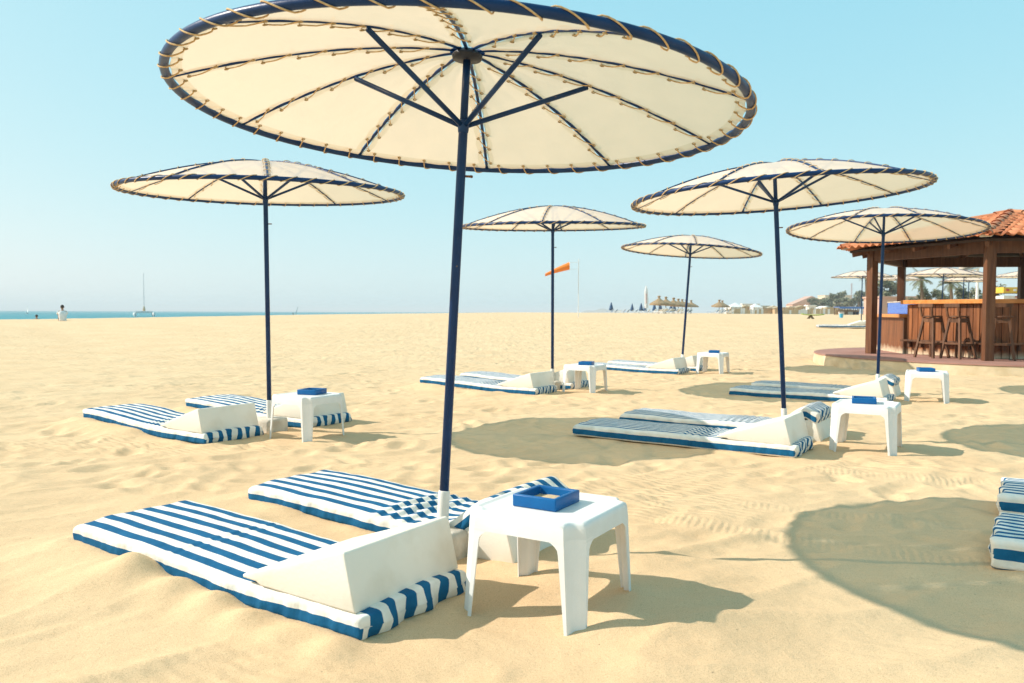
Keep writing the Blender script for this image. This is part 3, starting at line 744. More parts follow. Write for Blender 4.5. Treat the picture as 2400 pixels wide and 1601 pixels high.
# ------------------------------------------------------------------ parasols
PR, RISE, NR = 1.33, 0.30, 10
def dome(r): return RISE * (1 - (r / PR) ** 1.75)
def make_parasol_meshes(level):
    """level 0 foreground, 1 middle distance, 2 far"""
    M = {}
    seg = (14, 10, 6)[level]
    # rim tube
    n = (120, 72, 40)[level]
    M['rim'] = MB().tube([(PR * math.cos(2 * math.pi * i / n), PR * math.sin(2 * math.pi * i / n), 0) for i in range(n)], 0.0195, seg, closed=True).mesh('rim', NAVY, True)
    # a rib along +x
    rr = np.linspace(0.05, PR - 0.01, (24, 14, 8)[level])
    M['rib'] = MB().tube([(r, 0, dome(r)) for r in rr], 0.0092, (8, 6, 4)[level]).mesh('rib', NAVY, True)
    # strut along +x
    M['strut'] = MB().tube([(0.02, 0, -0.055), (0.62, 0, dome(0.62) - 0.014)], 0.0125, (8, 6, 4)[level]).mesh('strut', NAVY, True)
    # canvas panel between the ribs at azimuth 0 and 36 degrees
    nu, nv = ((40, 16), (20, 10), (8, 5))[level]
    ang = 2 * math.pi / NR; r0, r1 = 0.085, PR - 0.017
    v = []; uv = []
    for j in range(nu + 1):
        # rows spaced so that narrow hem rows sit at both ends
        tt = j / nu; r = r0 + (r1 - r0) * tt
        gap = 0.006 + (0.011 * abs(math.sin((r - 0.20) / 0.155 * math.pi)) if level == 0 else 0.005)
        for i in range(nv + 1):
            s = i / nv
            hemw = 0.034
            arc_ = r * ang - 2 * gap
            # place hem columns at real hem width
            off = gap + arc_ * s
            th = off / r
            sag = 0.016 * math.sin(math.pi * s) ** 0.8 * math.sin(math.pi * min(1, max(0, tt)))
            lip = 0.0
            rr_ = r
            if j == nu: rr_ = r - (0.010 * abs(math.sin(s * math.pi * 5)) if level == 0 else 0.003)
            z = dome(rr_) - 0.004 - sag * (0.6 if level else 1)
            z += 0.004 * float(noise2(r * 7 + 3, th * 9, 50)) if level < 2 else 0
            v.append((rr_ * math.cos(th), rr_ * math.sin(th), z))
            uv.append((min(off - gap, arc_ - off + gap), r1 - r))
    f = [(j * (nv + 1) + i, j * (nv + 1) + i + 1, (j + 1) * (nv + 1) + i + 1, (j + 1) * (nv + 1) + i) for j in range(nu) for i in range(nv)]
    M['panel'] = mk_mesh('canvas_panel', v, f, CANVAS, True, uv)
    # eyelets sit along the hems of a panel
    M['eye_spots'] = []
    if level == 0:
        eb = MB(); k = 12
        eb.tube([(0.0085 * math.cos(2 * math.pi * i / k), 0.0085 * math.sin(2 * math.pi * i / k), 0) for i in range(k)], 0.0028, 5, closed=True)
        M['eyelet'] = eb.mesh('eyelet', BRASS, True)
        for i in range(7):
            r = 0.20 + 0.155 * i
            M['eye_spots'].append((r, 0.030 / r))
            M['eye_spots'].append((r + 0.115, ang - 0.030 / (r + 0.115)))
        for i in range(5):
            M['eye_spots'].append((PR - 0.062, ang * (0.1 + 0.2 * i)))
    # rope wound round the rim and through the rim eyelets
    turns = (50, 50, 30)[level]; sg = (14, 8, 5)[level]; pts = []
    for i in range(turns * sg):
        ph = 2 * math.pi * i / sg; th = (ph + 0.9 * math.sin(ph)) / turns
        c, s = math.cos(ph), math.sin(ph)
        dr = 0.0235 * c if c > 0 else (0.058 if level == 0 else 0.045) * c
        zz = 0.0235 * s * (-1 if level == 0 else 1) + (0.012 if c < -0.3 else 0) * (-c)
        pts.append(((PR + dr) * math.cos(th), (PR + dr) * math.sin(th), zz))
    M['rope'] = MB().tube(pts, (0.0035, 0.0042, 0.006)[level], (5, 4, 3)[level], closed=True).mesh('rim_rope', ROPE, True)
    # lacing over one rib (along +x)
    pts = []
    for i in range(7):
        r = 0.20 + 0.155 * i
        for q, yy, zz in ((0, 0.030, -0.012), (0.25, 0.016, -0.017), (0.5, 0.0, -0.020), (0.75, -0.015, -0.017), (1, -0.030, -0.012), (1.12, -0.026, 0.010), (1.2, 0.0, 0.016), (1.28, 0.026, 0.010)):
            rr_ = r + 0.115 * q; pts.append((rr_, yy, dome(rr_) + zz))
    M['lace'] = MB().tube(pts, (0.0030, 0.0035, 0.005)[level], (5, 4, 3)[level]).mesh('lacing', ROPE, True)
    M['hub'] = MB().lathe([(0.0, RISE - 0.045), (0.070, RISE - 0.04), (0.075, RISE - 0.02), (0.05, RISE + 0.002), (0.0, RISE + 0.004)], seg + 4).mesh('hub', BLACK, True)
    M['upper'] = MB().lathe([(0.0185, -0.09), (0.0185, RISE - 0.03)], seg).mesh('upper_pole', NAVY, True)
    cb = MB().lathe([(0.019, -0.095), (0.025, -0.09), (0.028, -0.06), (0.026, -0.035), (0.019, -0.03)], seg)
    M['collar'] = cb.mesh('strut_collar', NAVY, True)
    bb = MB().tube([(0.02, 0, 0), (0.058, 0, 0)], 0.006, 6).tube([(0.05, -0.016, 0), (0.05, 0.016, 0)], 0.005, 6)
    M['bolt'] = bb.mesh('clamp_bolt', RUST, True)
    return M
PM = [make_parasol_meshes(l) for l in range(3)]
PLAB = {'near': 'largest parasol in the foreground, its laced cream canvas filling the top of the photo',
        'left': 'laced canvas parasol on a blue pole at left, standing before the sea',
        'right': 'laced canvas parasol at right leaning left on its blue pole',
        'mid': 'laced canvas parasol seen edge-on, its pole crossing the orange windsock',
        'bar': 'laced canvas parasol whose edge overlaps the tiled bar roof',
        'small': 'small laced parasol standing before the thatched sunshades'}
def add_parasol(label, base, a, b, s, az, level, z0=0.0, sleeve=True, group='laced canvas parasols', k_=1.0):
    M = PM[level]; s = s / k_
    n = Vector((a, b, 1)).normalized()
    q = Vector((0, 0, 1)).rotation_difference(n)
    rot = (q.to_matrix() @ Matrix.Rotation(R_(az), 3, 'Z')).to_euler()
    t = thing('beach_parasol', label, 'parasol', (base[0], base[1], z0), group=group, rot=rot)
    t.scale = (k_,) * 3
    seg = (20, 12, 8)[level]
    sl = 0.31
    lo = MB().lathe([(0.0225, sl - 0.03), (0.0225, s - 0.36), (0.0225, s - 0.10), (0.0215, s - 0.085)], seg)
    lo.build('pole', NAVY, t, True)
    if sleeve:
        sv = MB().lathe([(0.0285, -0.15), (0.0285, sl - 0.012), (0.027, sl), (0.022, sl + 0.002)], seg).build('base_sleeve', WHITE_PAINT, t, True)
        auto_smooth(sv)
    link('upper_pole', M['upper'], t, (0, 0, s)); link('strut_collar', M['collar'], t, (0, 0, s)); link('hub', M['hub'], t, (0, 0, s))
    link('clamp_bolt', M['bolt'], t, (0, 0, s - 0.30), (0, 0, R_(-az + (0 if a >= 0 else 10))))
    if level < 2:
        blk = MB().box((0, 0, 0.01), (0.26, 0.26, 0.25), Matrix.Rotation(HEAD - R_(az), 3, 'Z')).build('base_block', CONCRETE, t, True, bevel=0.03)
    link('rim', M['rim'], t, (0, 0, s)); link('rim_rope', M['rope'], t, (0, 0, s))
    for k in range(NR):
        ro = (0, 0, 2 * math.pi * k / NR)
        rb = link('rib', M['rib'], t, (0, 0, s), ro); link('lacing', M['lace'], rb)
        if k % 2 == (0 if az in (87,) else 1): link('strut', M['strut'], t, (0, 0, s), ro)
        p = link('canvas_panel', M['panel'], t, (0, 0, s), ro)
        for r, th in M['eye_spots']:
            sl_ = -RISE * 1.75 * (r / PR) ** 0.75 / PR
            e = link('eyelet', M['eyelet'], p, (r * math.cos(th), r * math.sin(th), dome(r) - 0.0105 - 0.010 * math.sin(math.pi * min(1, r / PR)) * 0.5), (0, math.atan(-sl_), 0))
            e.rotation_euler = (Matrix.Rotation(th, 3, 'Z') @ Matrix.Rotation(math.atan(-sl_), 3, 'Y')).to_euler()
    return t
for k, p in PARA.items():
    add_parasol(PLAB[k], p['base'], p['a'], p['b'], p['s'], p['az'], {'near': 0, 'left': 1, 'right': 1}.get(k, 1), 0.0, k_={'near': 0.976, 'left': 0.96, 'right': 0.945, 'mid': 1.0, 'bar': 0.965, 'small': 1.02}[k])
FARP = [('pale parasol left of the bar, its canopy half hidden by the front post', 2018, 37.0, 2.15, 4), ('parasol seen through the bar just left of the back post', 2101, 47.0, 2.2, 20),
        ('largest parasol seen through the bar opening, in front of the shoe sign', 2205, 31.0, 2.15, 11), ('parasol seen through the bar behind the largest one, to its right', 2254, 38.0, 2.2, 2),
        ('lowest parasol seen through the bar, overlapping the one behind it', 2266, 43.6, 2.05, 17), ('parasol right of the front bar post before the yellow kiosk', 2392, 40.0, 2.2, 8)]
for lb, px, D, s, az in FARP:
    x = gpx(px, D); z = hz(x, D)
    add_parasol(lb, (x, D), 0.015 * (az % 3 - 1), -0.01, s + 0.18, az, 2, z - 0.02, group='parasols behind the bar')

# ------------------------------------------------------------------ the bar
def hexpt(r, deg, z=0.0): return Vector((r * math.cos(R_(deg)), r * math.sin(R_(deg)), z))
def build_bar():
    C = Vector((BAR_C[0], BAR_C[1], 0))
    # terrace
    tb = MB().lathe([(TERR_R + 0.04, -0.5), (TERR_R, 0.10), (TERR_R - 0.02, BAR_Z - 0.035), (0, BAR_Z - 0.035)], 72)
    o = tb.build('bar_terrace', TERRACE_EDGE, loc=(C.x, C.y, 0)); tag(o, kind='structure'); auto_smooth(o, 40)
    top = MB().lathe([(TERR_R - 0.005, BAR_Z - 0.03), (TERR_R - 0.01, BAR_Z - 0.008), (TERR_R - 0.03, BAR_Z), (0, BAR_Z)], 72).build('terrace_paving', TERRACE, o)
    auto_smooth(top, 40)
    bar = thing('beach_bar', 'hexagonal wooden beach bar with a terracotta tiled roof at right', 'bar', (C.x, C.y, BAR_Z))
    Z = 0.0; RV = 2.76; zb = 2.287 - BAR_Z; HT = 0.24
    angs = [172 + 60 * k for k in range(6)]
    for k, a in enumerate(angs):
        p = hexpt(RV, a); m = Matrix.Rotation(R_(a), 3, 'Z')
        MB().box((0, 0, (zb + HT) / 2), (0.165, 0.165, zb + HT), None).build('post', WOOD_POST, bar, bevel=0.008, loc=p, rot=(0, 0, R_(a + 30)))
        q = hexpt(RV, a + 60)
        d = (q - p).normalized()
        MB().beam(Vector(p) + d * 0.09 + Vector((0, 0, zb + HT / 2)), Vector(q) - d * 0.09 + Vector((0, 0, zb + HT / 2)), 0.11, HT).build('beam', WOOD_POST, bar, bevel=0.006)
    # roof
    RE = 3.40; ze = 2.55 - BAR_Z; za = 3.26 - BAR_Z
    mb = MB()
    v = [hexpt(RE - 0.16, a, ze - 0.03) for a in angs] + [Vector((0, 0, za - 0.06))] + [hexpt(RE - 0.16, a, ze - 0.075) for a in angs] + [Vector((0, 0, za - 0.14))]
    f = [(i, (i + 1) % 6, 6) for i in range(6)] + [((i + 1) % 6 + 7, i + 7, 13) for i in range(6)] + [(i + 7, (i + 1) % 6 + 7, (i + 1) % 6, i) for i in range(6)]
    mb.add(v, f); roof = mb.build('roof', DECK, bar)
    for a in angs:                                           # rafters
        MB().beam(hexpt(RE - 0.22, a, ze - 0.12), Vector((0, 0, za - 0.20)), 0.07, 0.10).build('rafter', WOOD_POST, roof)
        for t in (0.25, 0.5, 0.75):
            e = hexpt(RE - 0.22, a).lerp(hexpt(RE - 0.22, a + 60), t) ; e.z = ze - 0.11
            i_ = hexpt(0.75, a).lerp(hexpt(0.75, a + 60), t); i_.z = za - 0.33
            MB().beam(e, i_, 0.055, 0.09).build('rafter', WOOD_POST, roof)
    # S-shaped roof tiles
    tw, tl = 0.19, 0.40; ns = 10; pr = []
    for i in range(ns + 1):
        s = i / ns; pr.append((s * tw, 0.058 * (0.5 + 0.5 * math.sin(2 * math.pi * s - 0.6)) ** 1.2))
    v = []; f = []
    for y, dz in ((0, 0.020), (tl, 0.0)):
        for x, z in pr: v.append((x - tw / 2, y, z + dz + 0.010))
        for x, z in pr: v.append((x - tw / 2, y, z + dz - 0.010))
    n = ns + 1
    for i in range(ns):
        f += [(i, i + 1, 2 * n + i + 1, 2 * n + i), (n + i + 1, n + i, 3 * n + i, 3 * n + i + 1), (n + i, n + i + 1, i + 1, i)]
    tile_me = mk_mesh('roof_tile', v, f, TILE, True)
    rest = MB()
    def facet(a):
        e0, e1 = hexpt(RE, a, ze), hexpt(RE, a + 60, ze); ap = Vector((0, 0, za))
        ex = (e1 - e0).normalized(); mid = (e0 + e1) / 2; ey = (ap - mid); H = ey.length; ey.normalize(); ez = ex.cross(ey)
        return mid, ex, ey, ez, H, (e1 - e0).length / 2
    for k, a in enumerate(angs):
        mid, ex, ey, ez, H, hw = facet(a)
        rot = Matrix((ex, ey, ez)).transposed()
        j = 0
        while j * 0.33 < H - 0.25:
            y = j * 0.33 - 0.05; half = hw * (1 - (y + 0.1) / H); nc = int(half / tw + 0.8)
            for i in range(-nc, nc + 1):
                if abs(i * tw) - 0.07 > half: continue
                m4 = Matrix.Translation(mid + ex * (i * tw) + ey * y + ez * (0.002 + random.uniform(0, 0.004))) @ rot.to_4x4()
                if k in (0, 1): link('roof_tile', tile_me, roof, mw=m4)
                else: rest.add([m4 @ Vector(q) for q in v], f)
            j += 1
    tag(rest.build('roof_tiling', TILE, roof, True), kind='stuff')
    # hip tiles: half barrels bedded in mortar
    L_ = 0.36; hv = []; hf = []; m = 9
    for y, rr, dz in ((0, 0.115, 0.0), (L_, 0.095, 0.0)):
        for th in (0, 0.012):
            for i in range(m): an = math.pi * i / (m - 1); hv.append(((rr - th) * math.cos(an), y, (rr - th) * math.sin(an) * 0.85))
    for i in range(m - 1): hf += [(i, i + 1, 2 * m + i + 1, 2 * m + i), (m + i + 1, m + i, 3 * m + i, 3 * m + i + 1), (m + i, m + i + 1, i + 1, i)]
    hf.append(tuple(range(m))); hip_me = mk_mesh('hip_tile', hv, hf, TILE, True)
    for a in angs:
        e = hexpt(RE + 0.02, a, ze + 0.03); ap = Vector((0, 0, za + 0.03)); ey = (ap - e); H = ey.length; ey.normalize()
        ex = ey.cross(Vector((0, 0, 1))).normalized(); ez = ex.cross(ey); rot = Matrix((ex, ey, ez)).transposed().to_4x4()
        j = 0
        while j * 0.29 < H - 0.1:
            link('hip_tile', hip_me, roof, mw=Matrix.Translation(e + ey * (j * 0.29) + ez * (0.012 if j % 2 else 0.0)) @ rot); j += 1
        MB().beam(e + ey * 0.03 - ez * 0.02, ap - ez * 0.02, 0.19, 0.055, ez).build('mortar_bed', CONCRETE, roof)
    # counter: planked front on the two sides seen, plain walls round the rest
    rc = 2.02; zc = 1.444 - BAR_Z
    cn = MB()
    for k, a in enumerate(angs):
        if k == 5: continue                                  # way in
        p, q = hexpt(rc - 0.05, a), hexpt(rc - 0.05, a + 60)
        cn.beam(p + Vector((0, 0, zc / 2 - 0.045)), q + Vector((0, 0, zc / 2 - 0.045)), 0.04, zc - 0.09)
    counter = cn.build('counter', WOOD_POST, bar)
    for k in (0, 1):
        p, q = hexpt(rc, angs[k]), hexpt(rc, angs[k] + 60); d = (q - p); Ln = d.length; d.normalize()
        npl = 14; w = Ln / npl
        for i in range(npl):
            c = p + d * (w * (i + 0.5))
            MB().box((0, 0, (zc - 0.09) / 2 + 0.004 * (i % 2)), (w - 0.015, 0.024 + 0.004 * (i % 3), zc - 0.10)).build('plank', WOOD_PLANK, counter, bevel=0.003, loc=c, rot=(0, 0, math.atan2(d.y, d.x)))
        nrm = Vector((d.y, -d.x, 0))
        z = 0.30
        MB().beam(p - d * 0.02 + nrm * 0.10 + Vector((0, 0, z)), q + d * 0.02 + nrm * 0.10 + Vector((0, 0, z)), 0.15, 0.04).build('foot_rail', WOOD_STOOL, counter, bevel=0.006)
        for i in range(7):
            c = p + d * (Ln * (i + 0.5) / 7) + nrm * 0.07
            MB().box(c + Vector((0, 0, z - 0.08)), (0.05, 0.09, 0.11), Matrix.Rotation(math.atan2(d.y, d.x), 3, 'Z')).build('bracket', WOOD_STOOL, counter)
    for k, a in enumerate(angs):
        if k == 5: continue
        pts = [hexpt(2.17, a), hexpt(2.17, a + 60), hexpt(1.55, a + 60), hexpt(1.55, a)]
        v = [p + Vector((0, 0, zc - 0.085)) for p in pts] + [p + Vector((0, 0, zc)) for p in pts]
        MB().add(v, [(3, 2, 1, 0), (4, 5, 6, 7), (0, 1, 5, 4), (1, 2, 6, 5), (2, 3, 7, 6), (3, 0, 4, 7)]).build('counter_top', WOOD_TOP, counter, bevel=0.008)
    # low service counter at the left, with a blue tiled back
    S = 0.92
    A = Vector((9.30 * S - C.x, 18.98 * S - C.y, 0)); B = Vector((9.72 * S - C.x, 21.4 * S - C.y, 0))
    d = (B - A).normalized(); nrm = Vector((d.y, -d.x, 0))
    low = MB().beam(A + nrm * 0.22 + Vector((0, 0, 0.395)), B + nrm * 0.22 + Vector((0, 0, 0.395)), 0.40, 0.79).build('low_counter', WOOD_PLANK, bar)
    MB().beam(A - d * 0.02 + nrm * 0.19 + Vector((0, 0, 0.83)), B + d * 0.05 + nrm * 0.19 + Vector((0, 0, 0.83)), 0.54, 0.075).build('low_counter_top', WOOD_TOP, low, bevel=0.006)
    m, t, N, L, b = nt('blue_mosaic')
    br = N.new('ShaderNodeTexBrick'); tc = N.new('ShaderNodeTexCoord'); mp = N.new('ShaderNodeMapping'); mp.inputs['Rotation'].default_value = (R_(90), 0, 0); L.new(tc.outputs['Object'], mp.inputs[0]); L.new(mp.outputs[0], br.inputs['Vector'])
    br.inputs['Scale'].default_value = 9; br.inputs['Color1'].default_value = (0.012, 0.08, 0.42, 1); br.inputs['Color2'].default_value = (0.02, 0.12, 0.52, 1); br.inputs['Mortar'].default_value = (0.25, 0.36, 0.62, 1); br.inputs['Mortar Size'].default_value = 0.035
    L.new(br.outputs[0], b.inputs['Base Color']); b.inputs['Roughness'].default_value = 0.5; b.inputs['Specular IOR Level'].default_value = 0.2
    sp = MB().box((0, 0, 0), ((B - A).length, 0.05, 0.27)).build('tiled_splashback', m, low, bevel=0.004, loc=(A + B) / 2 + nrm * 0.32 + Vector((0, 0, 1.007)), rot=(0, 0, math.atan2(d.y, d.x)))
    MB().box((0, 0, 0.145), ((B - A).length, 0.08, 0.02)).build('splashback_cap', CONCRETE, sp)
    return C
BC = build_bar()

def make_stool(label, x, y, rz):
    t = thing('bar_stool', label, 'stool', (x, y, BAR_Z), R_(rz), 'wooden bar stools')
    hs = 0.84
    MB().lathe([(0.0, hs - 0.035), (0.17, hs - 0.035), (0.18, hs - 0.02), (0.178, hs - 0.004), (0.16, hs), (0, hs)], 20).build('seat', WOOD_STOOL, t)
    top, bot = 0.105, 0.215
    for sx in (-1, 1):
        for sy in (-1, 1):
            MB().beam((sx * bot, sy * bot, 0), (sx * top, sy * top, hs - 0.03), 0.042, 0.042, (0, 1, 0)).build('leg', WOOD_STOOL, t)
    def at(z): return bot + (top - bot) * z / hs
    for z, w in ((hs - 0.09, 0.085), (0.28, 0.04)):
        e = at(z)
        for s in (-1, 1):
            MB().beam((-e, s * e, z + (0.02 if w < 0.05 else 0)), (e, s * e, z + (0.02 if w < 0.05 else 0)), 0.022, w).build('stretcher', WOOD_STOOL, t)
            MB().beam((s * e, -e, z), (s * e, e, z), 0.022, w).build('stretcher', WOOD_STOOL, t)
    # low back rest
    for s in (-1, 1): MB().beam((s * 0.12, 0.15, hs - 0.02), (s * 0.13, 0.19, hs + 0.19), 0.032, 0.03, (0, 1, 0)).build('back_post', WOOD_STOOL, t)
    MB().beam((-0.17, 0.19, hs + 0.20), (0.17, 0.19, hs + 0.20), 0.03, 0.075).build('back_rail', WOOD_STOOL, t, bevel=0.006)
make_stool('wooden bar stool nearest the low blue-tiled counter', 8.40, 15.95, 112)
make_stool('middle wooden bar stool, left of the thick front post', 8.73, 15.60, 112)
make_stool('wooden bar stool half hidden behind the right front post', 9.32, 15.18, 150)

# ------------------------------------------------------------------ far things
def m_plain(name, c, rough=0.7, k=0.85): return mat_noise(name, tuple(x * k for x in c), c, 6, rough)
THATCH = mat_noise('thatch', (0.20, 0.125, 0.06), (0.42, 0.29, 0.16), 10, 0.95, 1.0, 30)
NAVY_CLOTH = m_plain('navy_cloth', (0.02, 0.075, 0.18))
WHITEC = m_plain('white_frame', (0.78, 0.77, 0.74))
BLUEC = m_plain('blue_cushion', (0.08, 0.25, 0.50))
ORANGE = m_plain('orange_sock', (0.85, 0.22, 0.02), k=0.9)
CREAMW = m_plain('cream_wall', (0.66, 0.56, 0.42)); WHITEW = m_plain('white_wall', (0.76, 0.73, 0.68)); SANDW = m_plain('sand_wall', (0.52, 0.38, 0.22)); PINKW = m_plain('pink_wall', (0.58, 0.36, 0.27))
WINDOW = m_plain('far_window', (0.06, 0.07, 0.08), 0.3)
SKIN = m_plain('skin', (0.36, 0.19, 0.11)); HAIR = m_plain('dark_hair', (0.02, 0.014, 0.01)); SHIRT = m_plain('white_shirt', (0.78, 0.77, 0.75)); SHORTS = m_plain('dark_shorts', (0.04, 0.05, 0.09))
BARK = mat_noise('bark', (0.10, 0.065, 0.04), (0.20, 0.14, 0.09), 12, 0.95)
LEAF_A = mat_noise('leaf_olive', (0.10, 0.11, 0.05), (0.19, 0.18, 0.10), 1.5, 0.7)
LEAF_B = mat_noise('leaf_palm', (0.11, 0.125, 0.05), (0.19, 0.185, 0.09), 1.5, 0.6)

# thatched sunshades
def make_thatch():
    mb = MB(); seg = 26
    prof = [(1.72, 1.62), (1.66, 1.80), (1.15, 2.08), (0.62, 2.36), (0.26, 2.62), (0.17, 2.72), (0.20, 2.84), (0.30, 3.0), (0.26, 3.12), (0.0, 3.16)]
    v = []; f = []; rn = np.random.default_rng(3)
    for i, (r, z) in enumerate(prof):
        for k in range(seg):
            a = 2 * math.pi * k / seg; j = 1 + 0.10 * (rn.random() - 0.5); dz = -0.14 * rn.random() if i == 0 else 0.03 * (rn.random() - 0.5)
            v.append((r * j * math.cos(a), r * j * math.sin(a), z + dz))
    for i in range(len(prof) - 1):
        for k in range(seg): l = (k + 1) % seg; f.append((i * seg + k, i * seg + l, (i + 1) * seg + l, (i + 1) * seg + k))
    f.append(tuple(reversed(range(seg))))
    mb.add(v, f); roof = mb.mesh('thatch_roof', THATCH)
    post = MB().lathe([(0.07, -0.3), (0.06, 1.75)], 8).mesh('post', BARK, True)
    return roof, post
TR, TP = make_thatch()
TH = [(1544, 138), (1560, 146), (1578, 156), (1589, 166), (1598, 171), (1607, 178), (1619, 184), (1685, 176), (1692, 186)]
ORD = ['leftmost', 'second', 'third', 'fourth', 'fifth', 'sixth', 'rightmost']
for i, (px, D) in enumerate(TH):
    x = gpx(px, D); lb = ('%s thatched sunshade of the row beyond the sand' % (ORD[i] + (' from the left' if 0 < i < 6 else ''))) if i < 7 else ('left' if i == 7 else 'right') + ' one of the pair of thatched sunshades apart from the row'
    t = thing('thatched_sunshade', lb, 'sunshade', (x, D, hz(x, D) - 0.05), random.random() * 6, 'thatched sunshades on the beach')
    link('thatch_roof', TR, t); link('post', TP, t)
# furled navy parasols
def make_furled():
    v = []; f = []; seg = 16; prof = [(0.05, 0.62), (0.42, 0.66), (0.36, 1.1), (0.24, 1.7), (0.12, 2.2), (0.03, 2.5), (0.0, 2.52)]
    for r, z in prof:
        for k in range(seg): a = 2 * math.pi * k / seg; rr = r * (1 + 0.28 * math.cos(a * 8)); v.append((rr * math.cos(a), rr * math.sin(a), z))
    for i in range(len(prof) - 1):
        for k in range(seg): l = (k + 1) % seg; f.append((i * seg + k, i * seg + l, (i + 1) * seg + l, (i + 1) * seg + k))
    mb = MB(); mb.add(v, f); return mb.mesh('furled_canopy', NAVY_CLOTH, True), MB().lathe([(0.03, -0.3), (0.03, 2.62)], 6).mesh('pole', WHITEC)
FC, FP = make_furled()
for i, (px, D, sc) in enumerate([(1432, 180, 1.0), (1481, 182, 0.9), (1502, 172, 0.9), (1511, 186, 0.85), (1533, 160, 0.85), (1547, 166, 0.9), (1572, 170, 0.85), (1580, 176, 0.85)]):
    x = gpx(px, D)
    lb = ['furled navy parasol standing alone at the far left of its row', 'furled navy parasol second from the left of its row', 'wide furled navy parasol left of the white feather flag', 'thin furled navy parasol just left of the white feather flag',
          'furled navy parasol under the leftmost thatched sunshade, left one', 'furled navy parasol under the leftmost thatched sunshade, right one', 'furled navy parasol under the third thatched sunshade', 'rightmost furled navy parasol, under the row of thatch'][i]
    t = thing('furled_parasol', lb, 'parasol', (x, D, hz(x, D)), i, 'furled navy parasols'); t.scale = (sc,) * 3
    link('furled_canopy', FC, t); link('pole', FP, t)
# far loungers
def make_lounger_mesh(cm):
    f_ = MB().beam((-0.95, 0.27, 0.30), (0.45, 0.27, 0.30), 0.05, 0.05).beam((-0.95, -0.27, 0.30), (0.45, -0.27, 0.30), 0.05, 0.05)
    f_.beam((0.40, 0.27, 0.30), (0.95, 0.27, 0.82), 0.05, 0.05).beam((0.40, -0.27, 0.30), (0.95, -0.27, 0.82), 0.05, 0.05).beam((0.95, -0.27, 0.82), (0.95, 0.27, 0.82), 0.05, 0.05)
    for x in (-0.8, 0.3):
        for s in (-1, 1): f_.beam((x, s * 0.25, -0.1), (x, s * 0.25, 0.30), 0.05, 0.05, (0, 1, 0))
    b = MB().beam((-0.95, 0, 0.345), (0.42, 0, 0.345), 0.52, 0.045).beam((0.42, 0, 0.345), (0.93, 0, 0.84), 0.52, 0.045)
    return f_.mesh('frame', WHITEC), b.mesh('cushion', cm)
LW, LB = make_lounger_mesh(WHITEC), make_lounger_mesh(BLUEC)
rl = random.Random(4)
for i in range(40):
    if i < 10: px = 1428 + i * 9.5; D = rl.uniform(168, 182)
    elif i < 32: px = 1524 + (i - 10) * 4.2; D = rl.uniform(122, 165)
    else: px = 1668 + (i - 32) * 6; D = rl.uniform(150, 175)
    x = gpx(px, D); blue = rl.random() < 0.4
    lb = ('far ' + ('blue cushioned' if blue else 'plain white') + ' sun lounger ') + ('by the furled navy parasols' if i < 10 else 'among the row of thatched sunshades' if i < 32 else 'under the pair of thatched sunshades')
    t = thing('sun_lounger', lb, 'sun lounger', (x, D, hz(x, D)), R_(rl.uniform(-50, -10)), ('blue' if blue else 'white') + ' loungers ' + ('by the furled parasols' if i < 10 else 'in the thatched row' if i < 32 else 'by the thatched pair'))
    fr, cu = LB if blue else LW
    link('frame', fr, t); link('cushion', cu, t)
# feather flag
D = 150; x = gpx(1519, D); t = thing('feather_flag', 'tall white feather flag leaning beside the thatched sunshades', 'flag', (x, D, hz(x, D)))
MB().tube([(0.05, 0, -0.3), (0, 0, 2.2), (-0.12, 0, 4.2), (-0.45, 0, 5.2)], 0.03, 6).build('pole', WHITEC, t)
v = []; f = []
for j in range(12):
    q = j / 11; z = 1.0 + 4.15 * q; w = 0.62 * (1 - max(0, q - 0.75) / 0.25 * 0.85); xl = -0.10 - 0.33 * q ** 4
    for dy in (-0.006, 0.006): v += [(xl + 0.02, dy + 0.03 * math.sin(q * 7), z), (xl - w, dy + 0.05 * math.sin(q * 6 + 1), z + 0.05 * q)]
for j in range(11):
    a = j * 4; f += [(a, a + 1, a + 5, a + 4), (a + 3, a + 2, a + 6, a + 7), (a, a + 4, a + 6, a + 2), (a + 1, a + 3, a + 7, a + 5)]
mb = MB(); mb.add(v, f); fl = mb.build('flag_cloth', m_plain('flag_white', (0.80, 0.78, 0.77)), t, True)
REDP = m_plain('faded_red', (0.62, 0.22, 0.20))
for i in range(7): MB().box((-0.42 + 0.02 * (i % 2), -0.07, 2.0 + i * 0.27), (0.16, 0.012, 0.16)).build('red_lettering', REDP, fl)
# windsock
D = 51; x = gpx(1355, D); t = thing('windsock', 'orange windsock flying from a thin white pole', 'windsock', (x, D, hz(x, D)))
MB().tube([(0, 0, -0.4), (0, 0, 3.75)], 0.022, 8).build('pole', WHITEC, t)
prof = [(0.235, 0), (0.225, 0.15), (0.20, 0.40), (0.17, 0.70), (0.13, 1.05), (0.11, 1.30), (0.09, 1.55)]
v = []; f = []; seg = 18
for r, s in prof:
    for k in range(seg): a = 2 * math.pi * k / seg; v.append((-0.58 - s, r * math.cos(a), 3.30 - 0.30 * s - 0.05 * s * s + r * math.sin(a) * 1.05))
for i in range(len(prof) - 1):
    for k in range(seg): l = (k + 1) % seg; f.append((i * seg + k, i * seg + l, (i + 1) * seg + l, (i + 1) * seg + k))
mb = MB(); mb.add(v, f); mb.build('sock', ORANGE, t, True)
ar = MB().tube([(0, 0, 3.55), (-0.3, 0, 3.5), (-0.58, 0, 3.53)], 0.010, 5)
ar.tube([(0, 0, 3.1), (-0.58, 0, 3.08)], 0.006, 4); k = 18
ar.tube([(-0.58, 0.235 * math.cos(2 * math.pi * i / k), 3.30 + 0.245 * math.sin(2 * math.pi * i / k)) for i in range(k)], 0.012, 5, closed=True); ar.build('arm', WHITEC, t)

